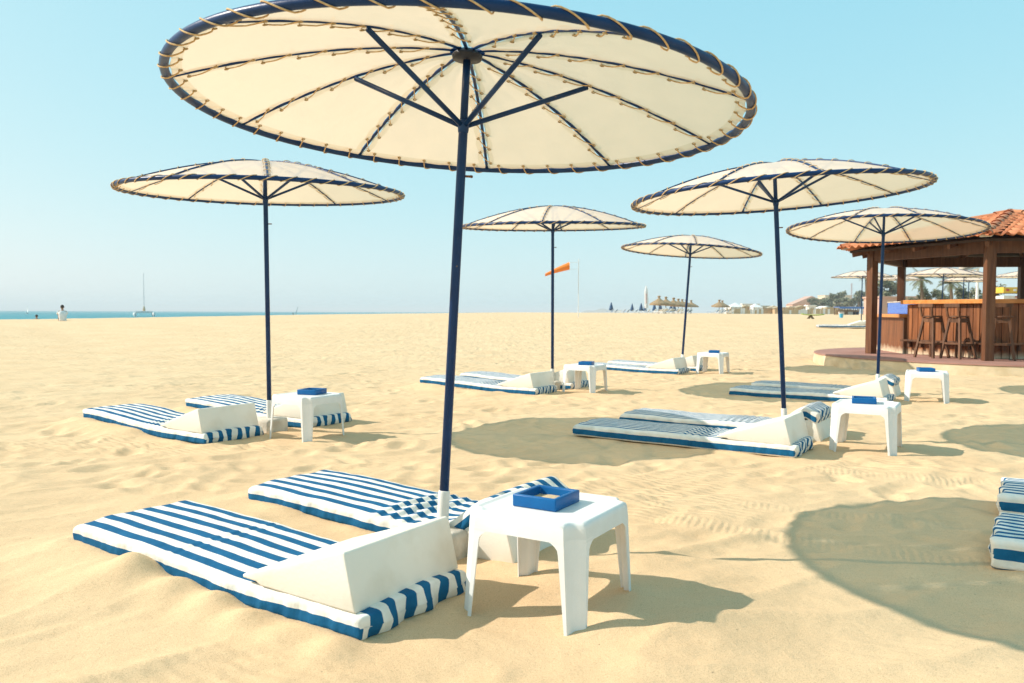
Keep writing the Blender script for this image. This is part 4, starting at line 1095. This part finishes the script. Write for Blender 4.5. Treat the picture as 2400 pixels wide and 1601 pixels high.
# catamaran, dinghy, windsurfer, kite
SEA = -1.0
D = 298; x = gpx(338, D); t = thing('catamaran', 'white catamaran moored offshore with a bare mast', 'boat', (x, D, SEA), R_(25))
for s in (-1, 1):
    v = []; f = []; ring = 8
    for j, (y, w, h0, h1) in enumerate([(-6, 0.02, 0.5, 1.5), (-4.5, 0.42, -0.1, 1.45), (-1, 0.6, -0.4, 1.35), (3, 0.6, -0.4, 1.3), (5.5, 0.5, -0.2, 1.2), (6, 0.4, 0.2, 1.1)]):
        v += [(s * 3.2 - w, y, h1), (s * 3.2 - w, y, (h0 + h1) / 2), (s * 3.2, y, h0), (s * 3.2 + w, y, (h0 + h1) / 2), (s * 3.2 + w, y, h1)]
    for j in range(5):
        for i in range(5): l = (i + 1) % 5; f.append((j * 5 + i, j * 5 + l, (j + 1) * 5 + l, (j + 1) * 5 + i))
    f += [(4, 3, 2, 1, 0), (25, 26, 27, 28, 29)]
    mb = MB(); mb.add(v, f); mb.build('hull', WHITEC, t)
MB().box((0, 1.0, 1.45), (6.6, 6.5, 0.22)).build('deck', WHITEC, t, bevel=0.05)
MB().box((0, -2.3, 1.75), (6.0, 0.25, 0.5)).build('rear_rail', WHITEC, t)
MB().tube([(0, 1.5, 1.5), (0, 1.5, 16.2)], [0.11, 0.06], 8).build('mast', m_plain('mast_grey', (0.35, 0.37, 0.38)), t)
MB().tube([(0, 1.4, 2.6), (0, -2.8, 2.7)], 0.22, 8).build('furled_sail', m_plain('sail_tan', (0.5, 0.38, 0.22)), t)
MB().lathe([(0.0, 1.55), (0.45, 1.6), (0.5, 2.6), (0.25, 3.6), (0.0, 4.2)], 10, (0, 1.2, 0)).build('sail_cover', m_plain('cover_tan', (0.5, 0.36, 0.2)), t, True)
D = 500; x = gpx(64, D); t = thing('sailing_dinghy', 'tiny white sailing dinghy far out at the left', 'boat', (x, D, SEA), R_(20))
mb = MB(); v = []; f = []
for y, w in ((-2.2, 0.6), (0, 0.8), (1.8, 0.4), (2.5, 0.03)): v += [(-w, y, 0.8), (0, y, -0.2), (w, y, 0.8)]
for j in range(3): a = j * 3; f += [(a, a + 1, a + 4, a + 3), (a + 1, a + 2, a + 5, a + 4), (a + 2, a, a + 3, a + 5)]
f.append((0, 2, 1)); mb.add(v, f); mb.build('hull', WHITEC, t)
MB().tube([(0, 0.6, 0.6), (0, 0.6, 5.2)], 0.06, 6).build('mast', WHITEC, t)
MB().add([(0.02, 0.5, 1.0), (0.9, -1.6, 1.1), (0.1, 0.5, 5.1), (-0.02, 0.5, 1.0), (0.86, -1.64, 1.1), (0.06, 0.46, 5.1)], [(0, 1, 2), (5, 4, 3), (0, 3, 4, 1), (1, 4, 5, 2), (2, 5, 3, 0)]).build('sail', WHITEC, t)

def skin_person(name, edges, pts, rad, mat, parent, sub=2, root=0):
    me = bpy.data.meshes.new(name); me.from_pydata(pts, edges, []); me.materials.append(mat)
    o = link(name, me, parent)
    md = o.modifiers.new('skin', 'SKIN')
    if not me.skin_vertices: bpy.context.view_layer.update()
    for i, r in enumerate(rad): me.skin_vertices[0].data[i].radius = (r, r); me.skin_vertices[0].data[i].use_root = (i == root)
    md.use_smooth_shade = True
    s = o.modifiers.new('sub', 'SUBSURF'); s.levels = sub; s.render_levels = sub
    return o
def bm_ellipsoid(mb, c, r, seg=12, rings=8):
    v = []; f = []
    for j in range(rings + 1):
        th = math.pi * j / rings
        for k in range(seg): a = 2 * math.pi * k / seg; v.append((c[0] + r[0] * math.sin(th) * math.cos(a), c[1] + r[1] * math.sin(th) * math.sin(a), c[2] + r[2] * math.cos(th)))
    for j in range(rings):
        for k in range(seg): l = (k + 1) % seg; f.append((j * seg + k, (j + 1) * seg + k, (j + 1) * seg + l, j * seg + l))
    return mb.add(v, f)
def seated_person(label, x, y, rz, shirt_mat, hat=False, dz=0.0):
    t = thing('person', label, 'person', (x, y, hz(x, y) + dz), rz)
    # faces +y, knees drawn up, arms round the knees
    pts = [(0, 0, 0.13), (0, -0.02, 0.32), (0, 0.04, 0.50), (0, 0.07, 0.60), (0, 0.10, 0.68), (0, 0.13, 0.79), (0, 0.12, 0.86),
           (0.19, 0.06, 0.54), (0.22, 0.26, 0.38), (0.08, 0.46, 0.36), (-0.19, 0.06, 0.54), (-0.22, 0.26, 0.38), (-0.08, 0.46, 0.36),
           (0.11, 0.05, 0.12), (0.15, 0.46, 0.42), (0.13, 0.62, 0.06), (0.13, 0.76, 0.03), (-0.11, 0.05, 0.12), (-0.15, 0.46, 0.42), (-0.13, 0.62, 0.06), (-0.13, 0.76, 0.03)]
    ed = [(0, 1), (1, 2), (2, 3), (3, 4), (4, 5), (5, 6), (2, 7), (7, 8), (8, 9), (2, 10), (10, 11), (11, 12), (0, 13), (13, 14), (14, 15), (15, 16), (0, 17), (17, 18), (18, 19), (19, 20)]
    rad = [0.13, 0.13, 0.12, 0.055, 0.055, 0.095, 0.075, 0.06, 0.045, 0.035, 0.06, 0.045, 0.035, 0.09, 0.065, 0.045, 0.04, 0.09, 0.065, 0.045, 0.04]
    b = skin_person('body', ed, pts, rad, SKIN, t)
    sh = MB(); prof = [(-0.01, 0.02, 0.19, 0.17), (-0.02, 0.18, 0.20, 0.17), (-0.01, 0.36, 0.21, 0.165), (0.03, 0.50, 0.235, 0.14), (0.06, 0.575, 0.16, 0.10), (0.07, 0.61, 0.075, 0.07)]
    v = []; f = []; seg = 16
    for cy, z, rx, ry in prof:
        for k in range(seg): a = 2 * math.pi * k / seg; v.append((rx * math.cos(a), cy + ry * math.sin(a), z))
    for i in range(len(prof) - 1):
        for k in range(seg): l = (k + 1) % seg; f.append((i * seg + k, i * seg + l, (i + 1) * seg + l, (i + 1) * seg + k))
    sh.add(v, f)
    for s in (-1, 1): sh.tube([(s * 0.16, 0.05, 0.52), (s * 0.215, 0.12, 0.48), (s * 0.228, 0.22, 0.41)], [0.085, 0.078, 0.065], 10)
    sh.build('shirt', shirt_mat, t, True)
    bm_ellipsoid(MB(), (0, 0.105, 0.835), (0.098, 0.108, 0.105)).build('hair', HAIR, t, True)
    face = MB(); bm_ellipsoid(face, (0, 0.225, 0.79), (0.016, 0.024, 0.022), 6, 4)
    for s in (-1, 1): bm_ellipsoid(face, (s * 0.092, 0.13, 0.79), (0.014, 0.024, 0.032), 6, 4)
    face.build('nose_and_ears', SKIN, t, True)
D = 46.5; seated_person('person in a white shirt sitting on the beach crest with knees up', gpx(147, D), D, R_(35), SHIRT)
D = 64.0; x = gpx(86, D); seated_person('dark haired person sitting beyond the crest, only the head showing', x, D, R_(30), m_plain('brown_shirt', (0.12, 0.07, 0.05)))

D = 330; x = gpx(690, D); t = thing('windsurfer', 'tiny windsurfer with a white sail near the shore', 'windsurfer', (x, D, SEA))
MB().box((0, 0, 0.08), (2.6, 0.6, 0.14)).build('board', WHITEC, t, bevel=0.06)
MB().add([(0.1, 0, 0.5), (0.55, 0.02, 0.55), (1.45, 0.02, 3.3), (1.6, 0, 4.5), (0.1, 0.05, 0.5), (0.55, 0.07, 0.55), (1.45, 0.07, 3.3), (1.6, 0.05, 4.5)], [(0, 1, 2, 3), (7, 6, 5, 4), (0, 4, 5, 1), (1, 5, 6, 2), (2, 6, 7, 3), (3, 7, 4, 0)]).build('sail', m_plain('sail_pale', (0.72, 0.66, 0.62)), t)
pts = [(-0.5, 0, 0.95), (-0.62, 0, 1.3), (-0.60, 0, 1.5), (-0.58, 0, 1.72), (-0.3, 0.15, 1.42), (0.0, 0.1, 1.38), (-0.3, -0.15, 1.42), (0.0, -0.1, 1.38), (-0.3, 0.12, 0.55), (-0.35, 0.12, 0.15), (-0.6, -0.12, 0.55), (-0.65, -0.12, 0.15)]
skin_person('body', [(0, 1), (1, 2), (2, 3), (2, 4), (4, 5), (2, 6), (6, 7), (0, 8), (8, 9), (0, 10), (10, 11)], pts, [0.13, 0.14, 0.06, 0.10, 0.05, 0.04, 0.05, 0.04, 0.08, 0.05, 0.08, 0.05], m_plain('wetsuit', (0.05, 0.045, 0.045)), t, 1)
D = 260; x = gpx(1173, D); t = thing('kite', 'tiny crescent kite in the sky left of the windsock', 'kite', (x, D, 5.4))
v = []; f = []
for i in range(13):
    a = math.pi * (0.55 + 0.9 * i / 12); w = 0.45 * math.sin(math.pi * (i + 0.6) / 13.2)
    for s in (-1, 1):
        for o_ in (0, 0.07): v.append((1.0 * math.cos(a) * 0.8, s * w, 0.9 * math.sin(a) + o_))
for i in range(12):
    a = i * 4; f += [(a, a + 2, a + 6, a + 4), (a + 3, a + 1, a + 5, a + 7), (a, a + 4, a + 5, a + 1), (a + 2, a + 3, a + 7, a + 6)]
mb = MB(); mb.add(v, f); mb.build('canopy', m_plain('kite_green', (0.35, 0.55, 0.45)), t, True)

# lime board on the sand, blue bin, shelter
D = 50; x = gpx(1905, D); t = thing('surfboard', 'lime green board lying across a small dark stand on the sand', 'board', (x, D, hz(x, D)), R_(-4))
v = []; f = []
for i in range(13):
    q = i / 12; xx = -0.72 + 1.40 * q; w = 0.23 * math.sin(math.pi * (0.06 + 0.90 * q)) ** 0.6; z = 0.26 + 0.06 * (2 * q - 1) ** 2 - 0.03 * q
    v += [(xx, -w, z), (xx, 0, z - 0.035), (xx, w, z), (xx, 0, z + 0.03)]
for i in range(12):
    for k in range(4): l = (k + 1) % 4; f.append((i * 4 + k, i * 4 + l, i * 4 + 4 + l, i * 4 + 4 + k))
f += [(3, 2, 1, 0), (48, 49, 50, 51)]
mb = MB(); mb.add(v, f); mb.build('board', m_plain('lime', (0.35, 0.48, 0.05)), t, True)
st = MB().beam((-0.32, -0.15, -0.02), (-0.12, -0.12, 0.25), 0.06, 0.06).beam((0.02, -0.15, -0.02), (-0.16, -0.12, 0.25), 0.06, 0.06).beam((-0.32, 0.15, -0.02), (-0.12, 0.12, 0.25), 0.06, 0.06).beam((0.02, 0.15, -0.02), (-0.16, 0.12, 0.25), 0.06, 0.06)
st.beam((-0.14, -0.16, 0.21), (-0.14, 0.16, 0.21), 0.07, 0.07); st.build('stand', BARK, t)
D = 62; x = gpx(1971, D); t = thing('litter_bin', 'small pale blue bin standing on the far sand', 'bin', (x, D, hz(x, D)))
MB().lathe([(0.12, -0.05), (0.15, 0.30), (0.155, 0.33), (0.13, 0.33), (0.11, 0.05), (0.0, 0.05)], 12).build('bin_body', m_plain('bin_blue', (0.08, 0.40, 0.58)), t)
MB().lathe([(0.16, 0.33), (0.165, 0.36), (0.145, 0.36), (0.145, 0.33)], 12).build('rim', WHITEC, t)
D = 118; x = gpx(1988, D); t = thing('beach_shelter', 'low beach shelter with a blue roof left of the bar', 'shelter', (x, D, hz(x, D)))
MB().beam((-1.8, 0, 1.12), (1.8, 0, 1.12), 2.2, 0.10).build('roof', m_plain('shelter_blue', (0.09, 0.19, 0.48)), t, bevel=0.02)
MB().box((0, -1.1, 0.98), (3.6, 0.05, 0.18)).build('fascia', m_plain('fascia_blue', (0.10, 0.22, 0.52)), t)
for sx in (-1.7, -0.55, 0.6, 1.7):
    for sy in (-0.95, 0.95): MB().box((sx, sy, 0.40), (0.09, 0.09, 1.4)).build('post', BARK, t)
MB().box((0, 0.9, 0.35), (3.2, 0.1, 0.75)).build('back_wall', SANDW, t)
for sx, c in ((-1.0, WHITEW), (0.25, WHITEW), (1.1, SHORTS)): MB().box((sx, 0.1, 0.22), (0.7, 0.5, 0.45)).build('crate', c, t, bevel=0.05)
# far lounger pair left of the bar
D = 36.0; x = gpx(1978, D)
fz = hz(x, D)
for j, lb in enumerate(('distant white mattress lying left of the bar, nearer one', 'distant white mattress left of the bar, farther one')):
    me = cushion_mesh('mattress', 1.95, 0.11, STR_B, 0, False, seed=60 + j)
    o = link('beach_mattress', me); o.location = (gpx(1918, D) + 0.6 * j, D + 0.9 * j, fz + 0.03); o.rotation_euler = (0, 0, R_(-12)); tag(o, lb, 'mattress', 'striped beach mattresses')
    h = link('headrest_wedge', HR_ME); h.location = (gpx(1918, D) + 0.6 * j + 1.32 * math.cos(R_(-12)), D + 0.9 * j + 1.32 * math.sin(R_(-12)), fz + 0.15); h.rotation_euler = (0, 0, R_(-12))
    tag(h, 'cream wedge headrest on the distant mattress left of the bar, ' + ('nearer one' if j == 0 else 'farther one'), 'headrest', 'cream wedge headrests')

# ---- far huts, houses, masts
def house(name, label, cat, px, D, w, d, h, wall, roof='flat', rz=0.0, group=None, roofm=None, win=True):
    x = gpx(px, D); t = thing(name, label, cat, (x, D, hz(x, D) - 0.1), rz, group)
    MB().box((0, 0, h / 2), (w, d, h)).build('wall', wall, t)
    if roof == 'flat': MB().box((0, 0, h + 0.12), (w + 0.4, d + 0.4, 0.24)).build('roof', roofm or wall, t)
    elif roof == 'gable':
        rh = w * 0.22
        v = [(-w / 2 - 0.3, -d / 2 - 0.3, h), (w / 2 + 0.3, -d / 2 - 0.3, h), (0, -d / 2 - 0.3, h + rh), (-w / 2 - 0.3, d / 2 + 0.3, h), (w / 2 + 0.3, d / 2 + 0.3, h), (0, d / 2 + 0.3, h + rh)]
        MB().add(v, [(0, 1, 2), (5, 4, 3), (0, 3, 4, 1), (1, 4, 5, 2), (2, 5, 3, 0)]).build('roof', roofm or wall, t)
    elif roof == 'tent':
        v = [(-w / 2 - 0.1, -d / 2 - 0.1, h), (w / 2 + 0.1, -d / 2 - 0.1, h), (w / 2 + 0.1, d / 2 + 0.1, h), (-w / 2 - 0.1, d / 2 + 0.1, h), (0, 0, h + w * 0.38)]
        MB().add(v, [(0, 1, 4), (1, 2, 4), (2, 3, 4), (3, 0, 4), (3, 2, 1, 0)]).build('roof', roofm or wall, t)
    if win:
        n = max(1, int(w / 1.8))
        for i in range(n):
            xx = -w / 2 + w * (i + 0.5) / n
            if i == n // 2: MB().box((xx, -d / 2 - 0.01, min(2.0, h * 0.75) / 2), (0.8, 0.06, min(2.0, h * 0.75))).build('door', WINDOW if i % 2 else SANDW, t)
            else: MB().box((xx, -d / 2 - 0.01, h * 0.6), (0.7, 0.06, h * 0.28)).build('window', WINDOW, t)
    return t
HUTS = [(1710, 196, 2.2, 1.5, 'tent', WHITEW), (1722, 188, 2.6, 1.7, 'tent', WHITEW), (1733, 204, 3.4, 1.7, 'flat', CREAMW), (1745, 192, 2.2, 1.6, 'gable', SANDW), (1757, 212, 4.2, 2.5, 'flat', WHITEW), (1769, 190, 2.4, 1.6, 'tent', WHITEW),
        (1782, 214, 3.6, 2.0, 'flat', CREAMW), (1796, 195, 2.6, 1.3, 'flat', SANDW), (1811, 205, 2.8, 1.6, 'gable', CREAMW), (1823, 192, 2.2, 1.4, 'gable', SANDW), (1848, 190, 3.4, 1.4, 'flat', SANDW), (1862, 206, 3.0, 1.8, 'flat', CREAMW), (1875, 190, 2.4, 1.6, 'gable', SANDW),
        (1887, 200, 2.4, 1.5, 'tent', CREAMW), (1899, 185, 1.6, 1.9, 'flat', WHITEW), (1913, 200, 3.4, 1.6, 'flat', CREAMW), (1929, 190, 2.6, 1.4, 'gable', WHITEW), (1944, 186, 2.2, 1.4, 'flat', SANDW)]
for i, (px, D, w, h, rf, m_) in enumerate(HUTS):
    col_ = 'white' if m_ is WHITEW else 'cream' if m_ is CREAMW else 'sand coloured'
    shp = {'tent': 'beach tent with a peaked top', 'flat': 'flat-roofed beach hut', 'gable': 'gabled beach hut'}[rf]
    side = 'left' if px < 1835 else 'right'
    same = [q for q in HUTS if q[4] == rf and q[5] is m_ and ((q[0] < 1835) == (px < 1835))]
    pos = '' if len(same) == 1 else ', ' + (['leftmost', 'rightmost'] if len(same) == 2 else ['leftmost', 'middle', 'rightmost'] if len(same) == 3 else ['leftmost', 'second', 'third', 'rightmost'])[same.index(HUTS[i])] + ' such one'
    house('beach_hut', 'far %s %s %s of the leaning pole%s' % (col_, shp, side, pos), 'hut', px, D, w, 3.0, h, m_, rf, R_(rl.uniform(-12, 12)), 'far beach huts and tents', WHITEC if rf == 'tent' else None)
REED = mat_noise('reed_screen', (0.40, 0.29, 0.16), (0.60, 0.46, 0.28), 14, 0.9, 0.5, 40)
for i, (px, D, n_, lb) in enumerate([(1727, 172, 9, 'reed screen fence before the white tents right of the thatched pair'), (1768, 176, 8, 'reed screen fence left of the leaning parasol pole'), (1865, 170, 14, 'long reed screen fence right of the leaning parasol pole'), (1925, 168, 7, 'reed screen fence just left of the blue-roofed shelter')]):
    x = gpx(px, D); t = thing('reed_fence', lb, 'fence', (x, D, hz(x, D)), R_(rl.uniform(-8, 8)), 'reed screen fences')
    for k in range(n_):
        hh = rl.uniform(0.8, 1.25); MB().box(((k - n_ / 2 + 0.5) * 0.5, rl.uniform(-0.05, 0.05), hh / 2 - 0.1), (0.46, 0.06, hh + 0.2)).build('screen_panel', REED if rl.random() < 0.75 else WHITEC, t)
    for k in range(n_ // 2 + 1): MB().lathe([(0.04, -0.3), (0.035, 1.5)], 6, ((k * 2 - n_ / 2) * 0.5, 0.08, 0)).build('post', BARK, t)
house('seaside_house', 'cream flat house rising above the hazy trees left of the bar', 'house', 1955, 330, 11, 8, 7.5, CREAMW)
house('seaside_house', 'long pink tinted villa roof far behind the beach huts', 'house', 1893, 340, 16, 8, 4.0, PINKW, 'gable')
house('seaside_house', 'pinkish house seen past the left back bar post', 'house', 2098, 120, 7, 6, 2.6, PINKW)
# yellow kiosk
D = 60; x = gpx(2376, D); t = thing('beach_kiosk', 'yellow and white kiosk with bright panels behind the bar', 'kiosk', (x, D, hz(x, D) - 0.1))
YEL = m_plain('kiosk_yellow', (0.70, 0.45, 0.05)); RED = m_plain('kiosk_red', (0.50, 0.08, 0.05))
MB().box((0, 0, 0.9), (3.0, 2.2, 1.8)).build('wall', WHITEW, t)
MB().box((0, -0.05, 2.22), (3.3, 2.5, 0.42)).build('sign_band', YEL, t, bevel=0.02)
MB().box((0.5, -1.2, 1.72), (2.3, 0.5, 0.08)).build('awning', RED, t)
for i, c in enumerate((BLUEC, YEL, BLUEC)): MB().box((-1.25 + i * 0.38, -1.14, 1.25), (0.32, 0.06, 0.32)).build('panel', c, t)
for i in range(6): MB().box((-1.35 + i * 0.52, -1.32, 2.22), (0.22, 0.03, 0.16)).build('panel', WHITEC if i % 2 else RED, t)
# shoe sign on its post
D = 55; x = gpx(2288, D); t = thing('shoe_sign', 'giant sports shoe on a white post behind the bar', 'sign', (x, D, hz(x, D)))
MB().lathe([(0.10, -0.3), (0.09, 3.9)], 10).build('post', WHITEC, t)
SH_B = m_plain('shoe_beige', (0.55, 0.46, 0.36)); SH_G = m_plain('shoe_grey', (0.16, 0.19, 0.22))
tilt = Matrix.Rotation(R_(-16), 3, 'Y')
def shoe_part(name, secs, mat, par):
    v = []; f = []; seg = 12
    for xx, w, z0, z1 in secs:
        for k in range(seg):
            a = 2 * math.pi * k / seg; p = tilt @ Vector((xx, w * math.cos(a), (z0 + z1) / 2 + (z1 - z0) / 2 * math.sin(a))); v.append((p.x - 0.85, p.y - 0.25, p.z + 3.35))
    for i in range(len(secs) - 1):
        for k in range(seg): l = (k + 1) % seg; f.append((i * seg + k, i * seg + l, (i + 1) * seg + l, (i + 1) * seg + k))
    f += [tuple(reversed(range(seg))), tuple((len(secs) - 1) * seg + k for k in range(seg))]
    mb = MB(); mb.add(v, f); return mb.build(name, mat, par, True)
shoe_part('sole', [(-0.85, 0.10, -0.05, 0.05), (-0.6, 0.26, -0.10, 0.06), (0, 0.22, -0.12, 0.06), (0.6, 0.25, -0.16, 0.08), (0.82, 0.12, -0.10, 0.08)], WHITEC, t)
up = shoe_part('upper', [(-0.80, 0.08, 0.0, 0.12), (-0.6, 0.23, 0.0, 0.26), (-0.2, 0.22, 0.0, 0.42), (0.2, 0.20, 0.0, 0.66), (0.55, 0.21, 0.0, 0.78), (0.78, 0.12, 0.02, 0.72)], SH_B, t)
shoe_part('stripe', [(-0.5, 0.242, 0.06, 0.16), (-0.1, 0.232, 0.08, 0.22), (0.3, 0.216, 0.10, 0.30), (0.6, 0.218, 0.16, 0.40)], SH_G, up)
shoe_part('toe_cap', [(-0.86, 0.05, 0.0, 0.10), (-0.72, 0.20, 0.0, 0.20), (-0.58, 0.245, 0.0, 0.27)], SH_G, up)
for i, (px, D, h, lb) in enumerate([(1943, 300, 8.0, 'thin grey mast above the far trees, shorter left one'), (1994, 300, 11.5, 'tall hazy lattice mast behind the far trees')]):
    x = gpx(px, D); t = thing('mast', lb, 'mast', (x, D, hz(x, D)))
    mm = m_plain('mast_paint', (0.42, 0.33, 0.33)); r = 0.10 if i == 0 else 0.30
    for k in range(3):
        a = 2 * math.pi * k / 3; MB().tube([(r * math.cos(a), r * math.sin(a), -0.3), (r * 0.6 * math.cos(a), r * 0.6 * math.sin(a), h)], 0.06, 5).build('leg', mm, t)
    br = MB(); n = int(h / 0.9)
    for j in range(n):
        for k in range(3):
            a, b = 2 * math.pi * k / 3, 2 * math.pi * (k + 1) / 3; q0, q1 = 1 - 0.4 * j / n, 1 - 0.4 * (j + 1) / n
            br.tube([(r * q0 * math.cos(a), r * q0 * math.sin(a), h * j / n), (r * q1 * math.cos(b), r * q1 * math.sin(b), h * (j + 1) / n)], 0.03, 4)
    br.build('bracing', mm, t)

# ---- trees
def crown_mesh(seed, rx, ry, rz, n, leaf, clumps=9):
    rn = random.Random(seed); v = []; f = []
    cs = []
    for i in range(clumps):
        a = rn.uniform(0, 6.28); q = rn.uniform(0.15, 0.85); z = rn.uniform(-0.5, 0.75)
        k = math.sqrt(max(0.1, 1 - z * z)) * q; cs.append((k * math.cos(a), k * math.sin(a), z, rn.uniform(0.28, 0.46)))
    for i in range(n):
        c = rn.choice(cs); d = Vector((rn.gauss(0, 1), rn.gauss(0, 1), rn.gauss(0, 1))).normalized() * (rn.random() ** 0.4) * c[3]
        p = Vector(((c[0] + d.x) * rx, (c[1] + d.y) * ry, (c[2] + d.z) * rz))
        ax = Vector((rn.gauss(0, 1), rn.gauss(0, 1), rn.gauss(0, 1))).normalized(); b = ax.orthogonal().normalized(); w = leaf * rn.uniform(0.6, 1.3)
        k = len(v); v += [p - ax * w, p + b * w * 0.4, p + ax * w, p - b * w * 0.4]; f.append((k, k + 1, k + 2, k + 3))
    return v, f, cs
def tree(label, px, D, h, w, seed, group, bush=False):
    x = gpx(px, D); t = thing('shrub' if bush else 'tree', label, 'shrub' if bush else 'tree', (x, D, hz(x, D) - 0.1), 0, group)
    ch = h * (0.85 if bush else 0.62); v, f, cs = crown_mesh(seed, w / 2, w / 2, ch / 2, 900, 0.035 * (h + w))
    cz = h - ch / 2
    mb = MB(); mb.add([p + Vector((0, 0, cz)) for p in v], f); mb.build('crown', LEAF_A, t)
    tr = MB().tube([(0, 0, -0.2), (0.04 * h, 0, h * 0.25), (0, 0.02 * h, h * 0.55)], [0.035 * h, 0.028 * h, 0.016 * h], 7)
    for c in cs[:5]: tr.tube([(0.03 * h, 0, h * 0.28), (c[0] * w * 0.4, c[1] * w * 0.4, cz + c[2] * ch * 0.4)], [0.018 * h, 0.006 * h], 5)
    tr.build('trunk', BARK, t)
TREES = [(1905, 300, 6.0, 5.5, 'hazy rounded tree standing alone left in the far tree line'), (1925, 290, 5.0, 7, 'low hazy tree second from the left in the far tree line'), (1940, 300, 6.0, 7.5, 'broad hazy tree below the cream flat house'),
         (1962, 285, 8.5, 6.5, 'tallest hazy rounded tree left of the lattice mast'), (1978, 280, 5.5, 8, 'hazy tree above the blue-roofed shelter, left one'), (1998, 275, 6.0, 8, 'hazy tree above the blue-roofed shelter, right one'),
         (2010, 270, 8.0, 7, 'big hazy tree behind the parasol left of the bar'), (2072, 150, 6.5, 6, 'tree seen just right of the left front bar post')]
for i, (px, D, h, w, lb) in enumerate(TREES): tree(lb, px, D, h, w, 20 + i, 'far trees left of the bar')
SHR = [(2140, 95), (2172, 92), (2196, 100), (2212, 96), (2240, 90), (2262, 96), (2284, 92), (2303, 98), (2318, 90), (2345, 88)]
for i, (px, D) in enumerate(SHR):
    tree(['leftmost', 'second', 'third', 'fourth', 'fifth', 'sixth', 'seventh', 'eighth', 'ninth', 'rightmost'][i] + ' green shrub along the bar counter skyline, counted from the left', px, D, 2.3 + 0.5 * (i * 7 % 4), 2.6, 60 + i, 'shrubs behind the bar', True)
def palm(label, px, D, h, seed):
    rn = random.Random(seed); x = gpx(px, D); t = thing('palm_tree', label, 'palm tree', (x, D, hz(x, D) - 0.1), 0, 'palm trees')
    pts = [(0.10 * math.sin(i * 0.5), 0, h * i / 8) for i in range(9)]
    MB().tube(pts, [0.20 - 0.008 * i + (0.015 if i % 2 else 0) for i in range(9)], 8).build('trunk', BARK, t)
    cr = MB()
    for k in range(26):
        a = 2 * math.pi * k / 26 * 3.1 + rn.uniform(-0.2, 0.2); el = rn.uniform(-0.5, 1.25); L = rn.uniform(1.3, 1.9)
        p = Vector((pts[-1][0], 0, h)); d = Vector((math.cos(a) * math.cos(el), math.sin(a) * math.cos(el), math.sin(el)))
        seq = [p.copy()]
        for s in range(6): p = p + d * L / 6; d = (d + Vector((0, 0, -0.24))).normalized(); seq.append(p.copy())
        side = d.cross(Vector((0, 0, 1)))
        side = side.normalized() if side.length > 0.1 else Vector((1, 0, 0))
        for s in range(6):
            for sg in (-1, 1):
                for q in (0.15, 0.65):
                    b = seq[s].lerp(seq[s + 1], q); dd = (seq[s + 1] - seq[s]).normalized(); wl = 0.42 * math.sin(math.pi * (s + q + 0.8) / 7.2) + 0.05
                    tip = b + (side * sg + dd * 0.6 + Vector((0, 0, -0.35))).normalized() * wl
                    cr.add([b - dd * 0.04, b + dd * 0.06, tip], [(0, 1, 2)])
        cr.tube(seq, 0.018, 3)
    cr.build('crown', LEAF_B, t)
palm('palm tree behind the bar, left one, just right of the back post', 2158, 88, 4.1, 1)
palm('palm tree behind the bar, under the largest distant parasol', 2227, 85, 3.6, 2)
palm('hazy palm tree just left of the left front bar post', 2027, 170, 8.0, 3)
# low hazy headland on the horizon
hl = MB(); v = []; f = []
for i in range(21):
    q = i / 20; xx = gpx(1360 + 110 * q, 2600); z = 11 * math.sin(math.pi * q) ** 0.7 * (1 + 0.25 * math.sin(q * 17))
    v += [(xx, 2560, -6), (xx, 2600, 1 + z), (xx, 2700, -6)]
for i in range(20):
    a = i * 3; f += [(a, a + 3, a + 4, a + 1), (a + 1, a + 4, a + 5, a + 2)]
hl.add(v, f); tag(hl.build('headland', m_plain('headland_rock', (0.34, 0.28, 0.20)), None, True), kind='structure')

# ------------------------------------------------------------------ sea haze
HZ = bpy.data.materials.new('haze'); HZ.use_nodes = True
hn = HZ.node_tree.nodes; hn.remove(hn['Principled BSDF'])
pv = hn.new('ShaderNodeVolumePrincipled'); pv.inputs['Color'].default_value = (0.96, 0.985, 1.0, 1); pv.inputs['Density'].default_value = 0.00048; pv.inputs['Anisotropy'].default_value = 0.0
HZ.node_tree.links.new(pv.outputs[0], hn['Material Output'].inputs['Volume'])
hb = MB().box((0, 7800, 8.0), (34000, 16600, 34)).build('haze', HZ); tag(hb, kind='stuff'); hb.display_type = 'WIRE'
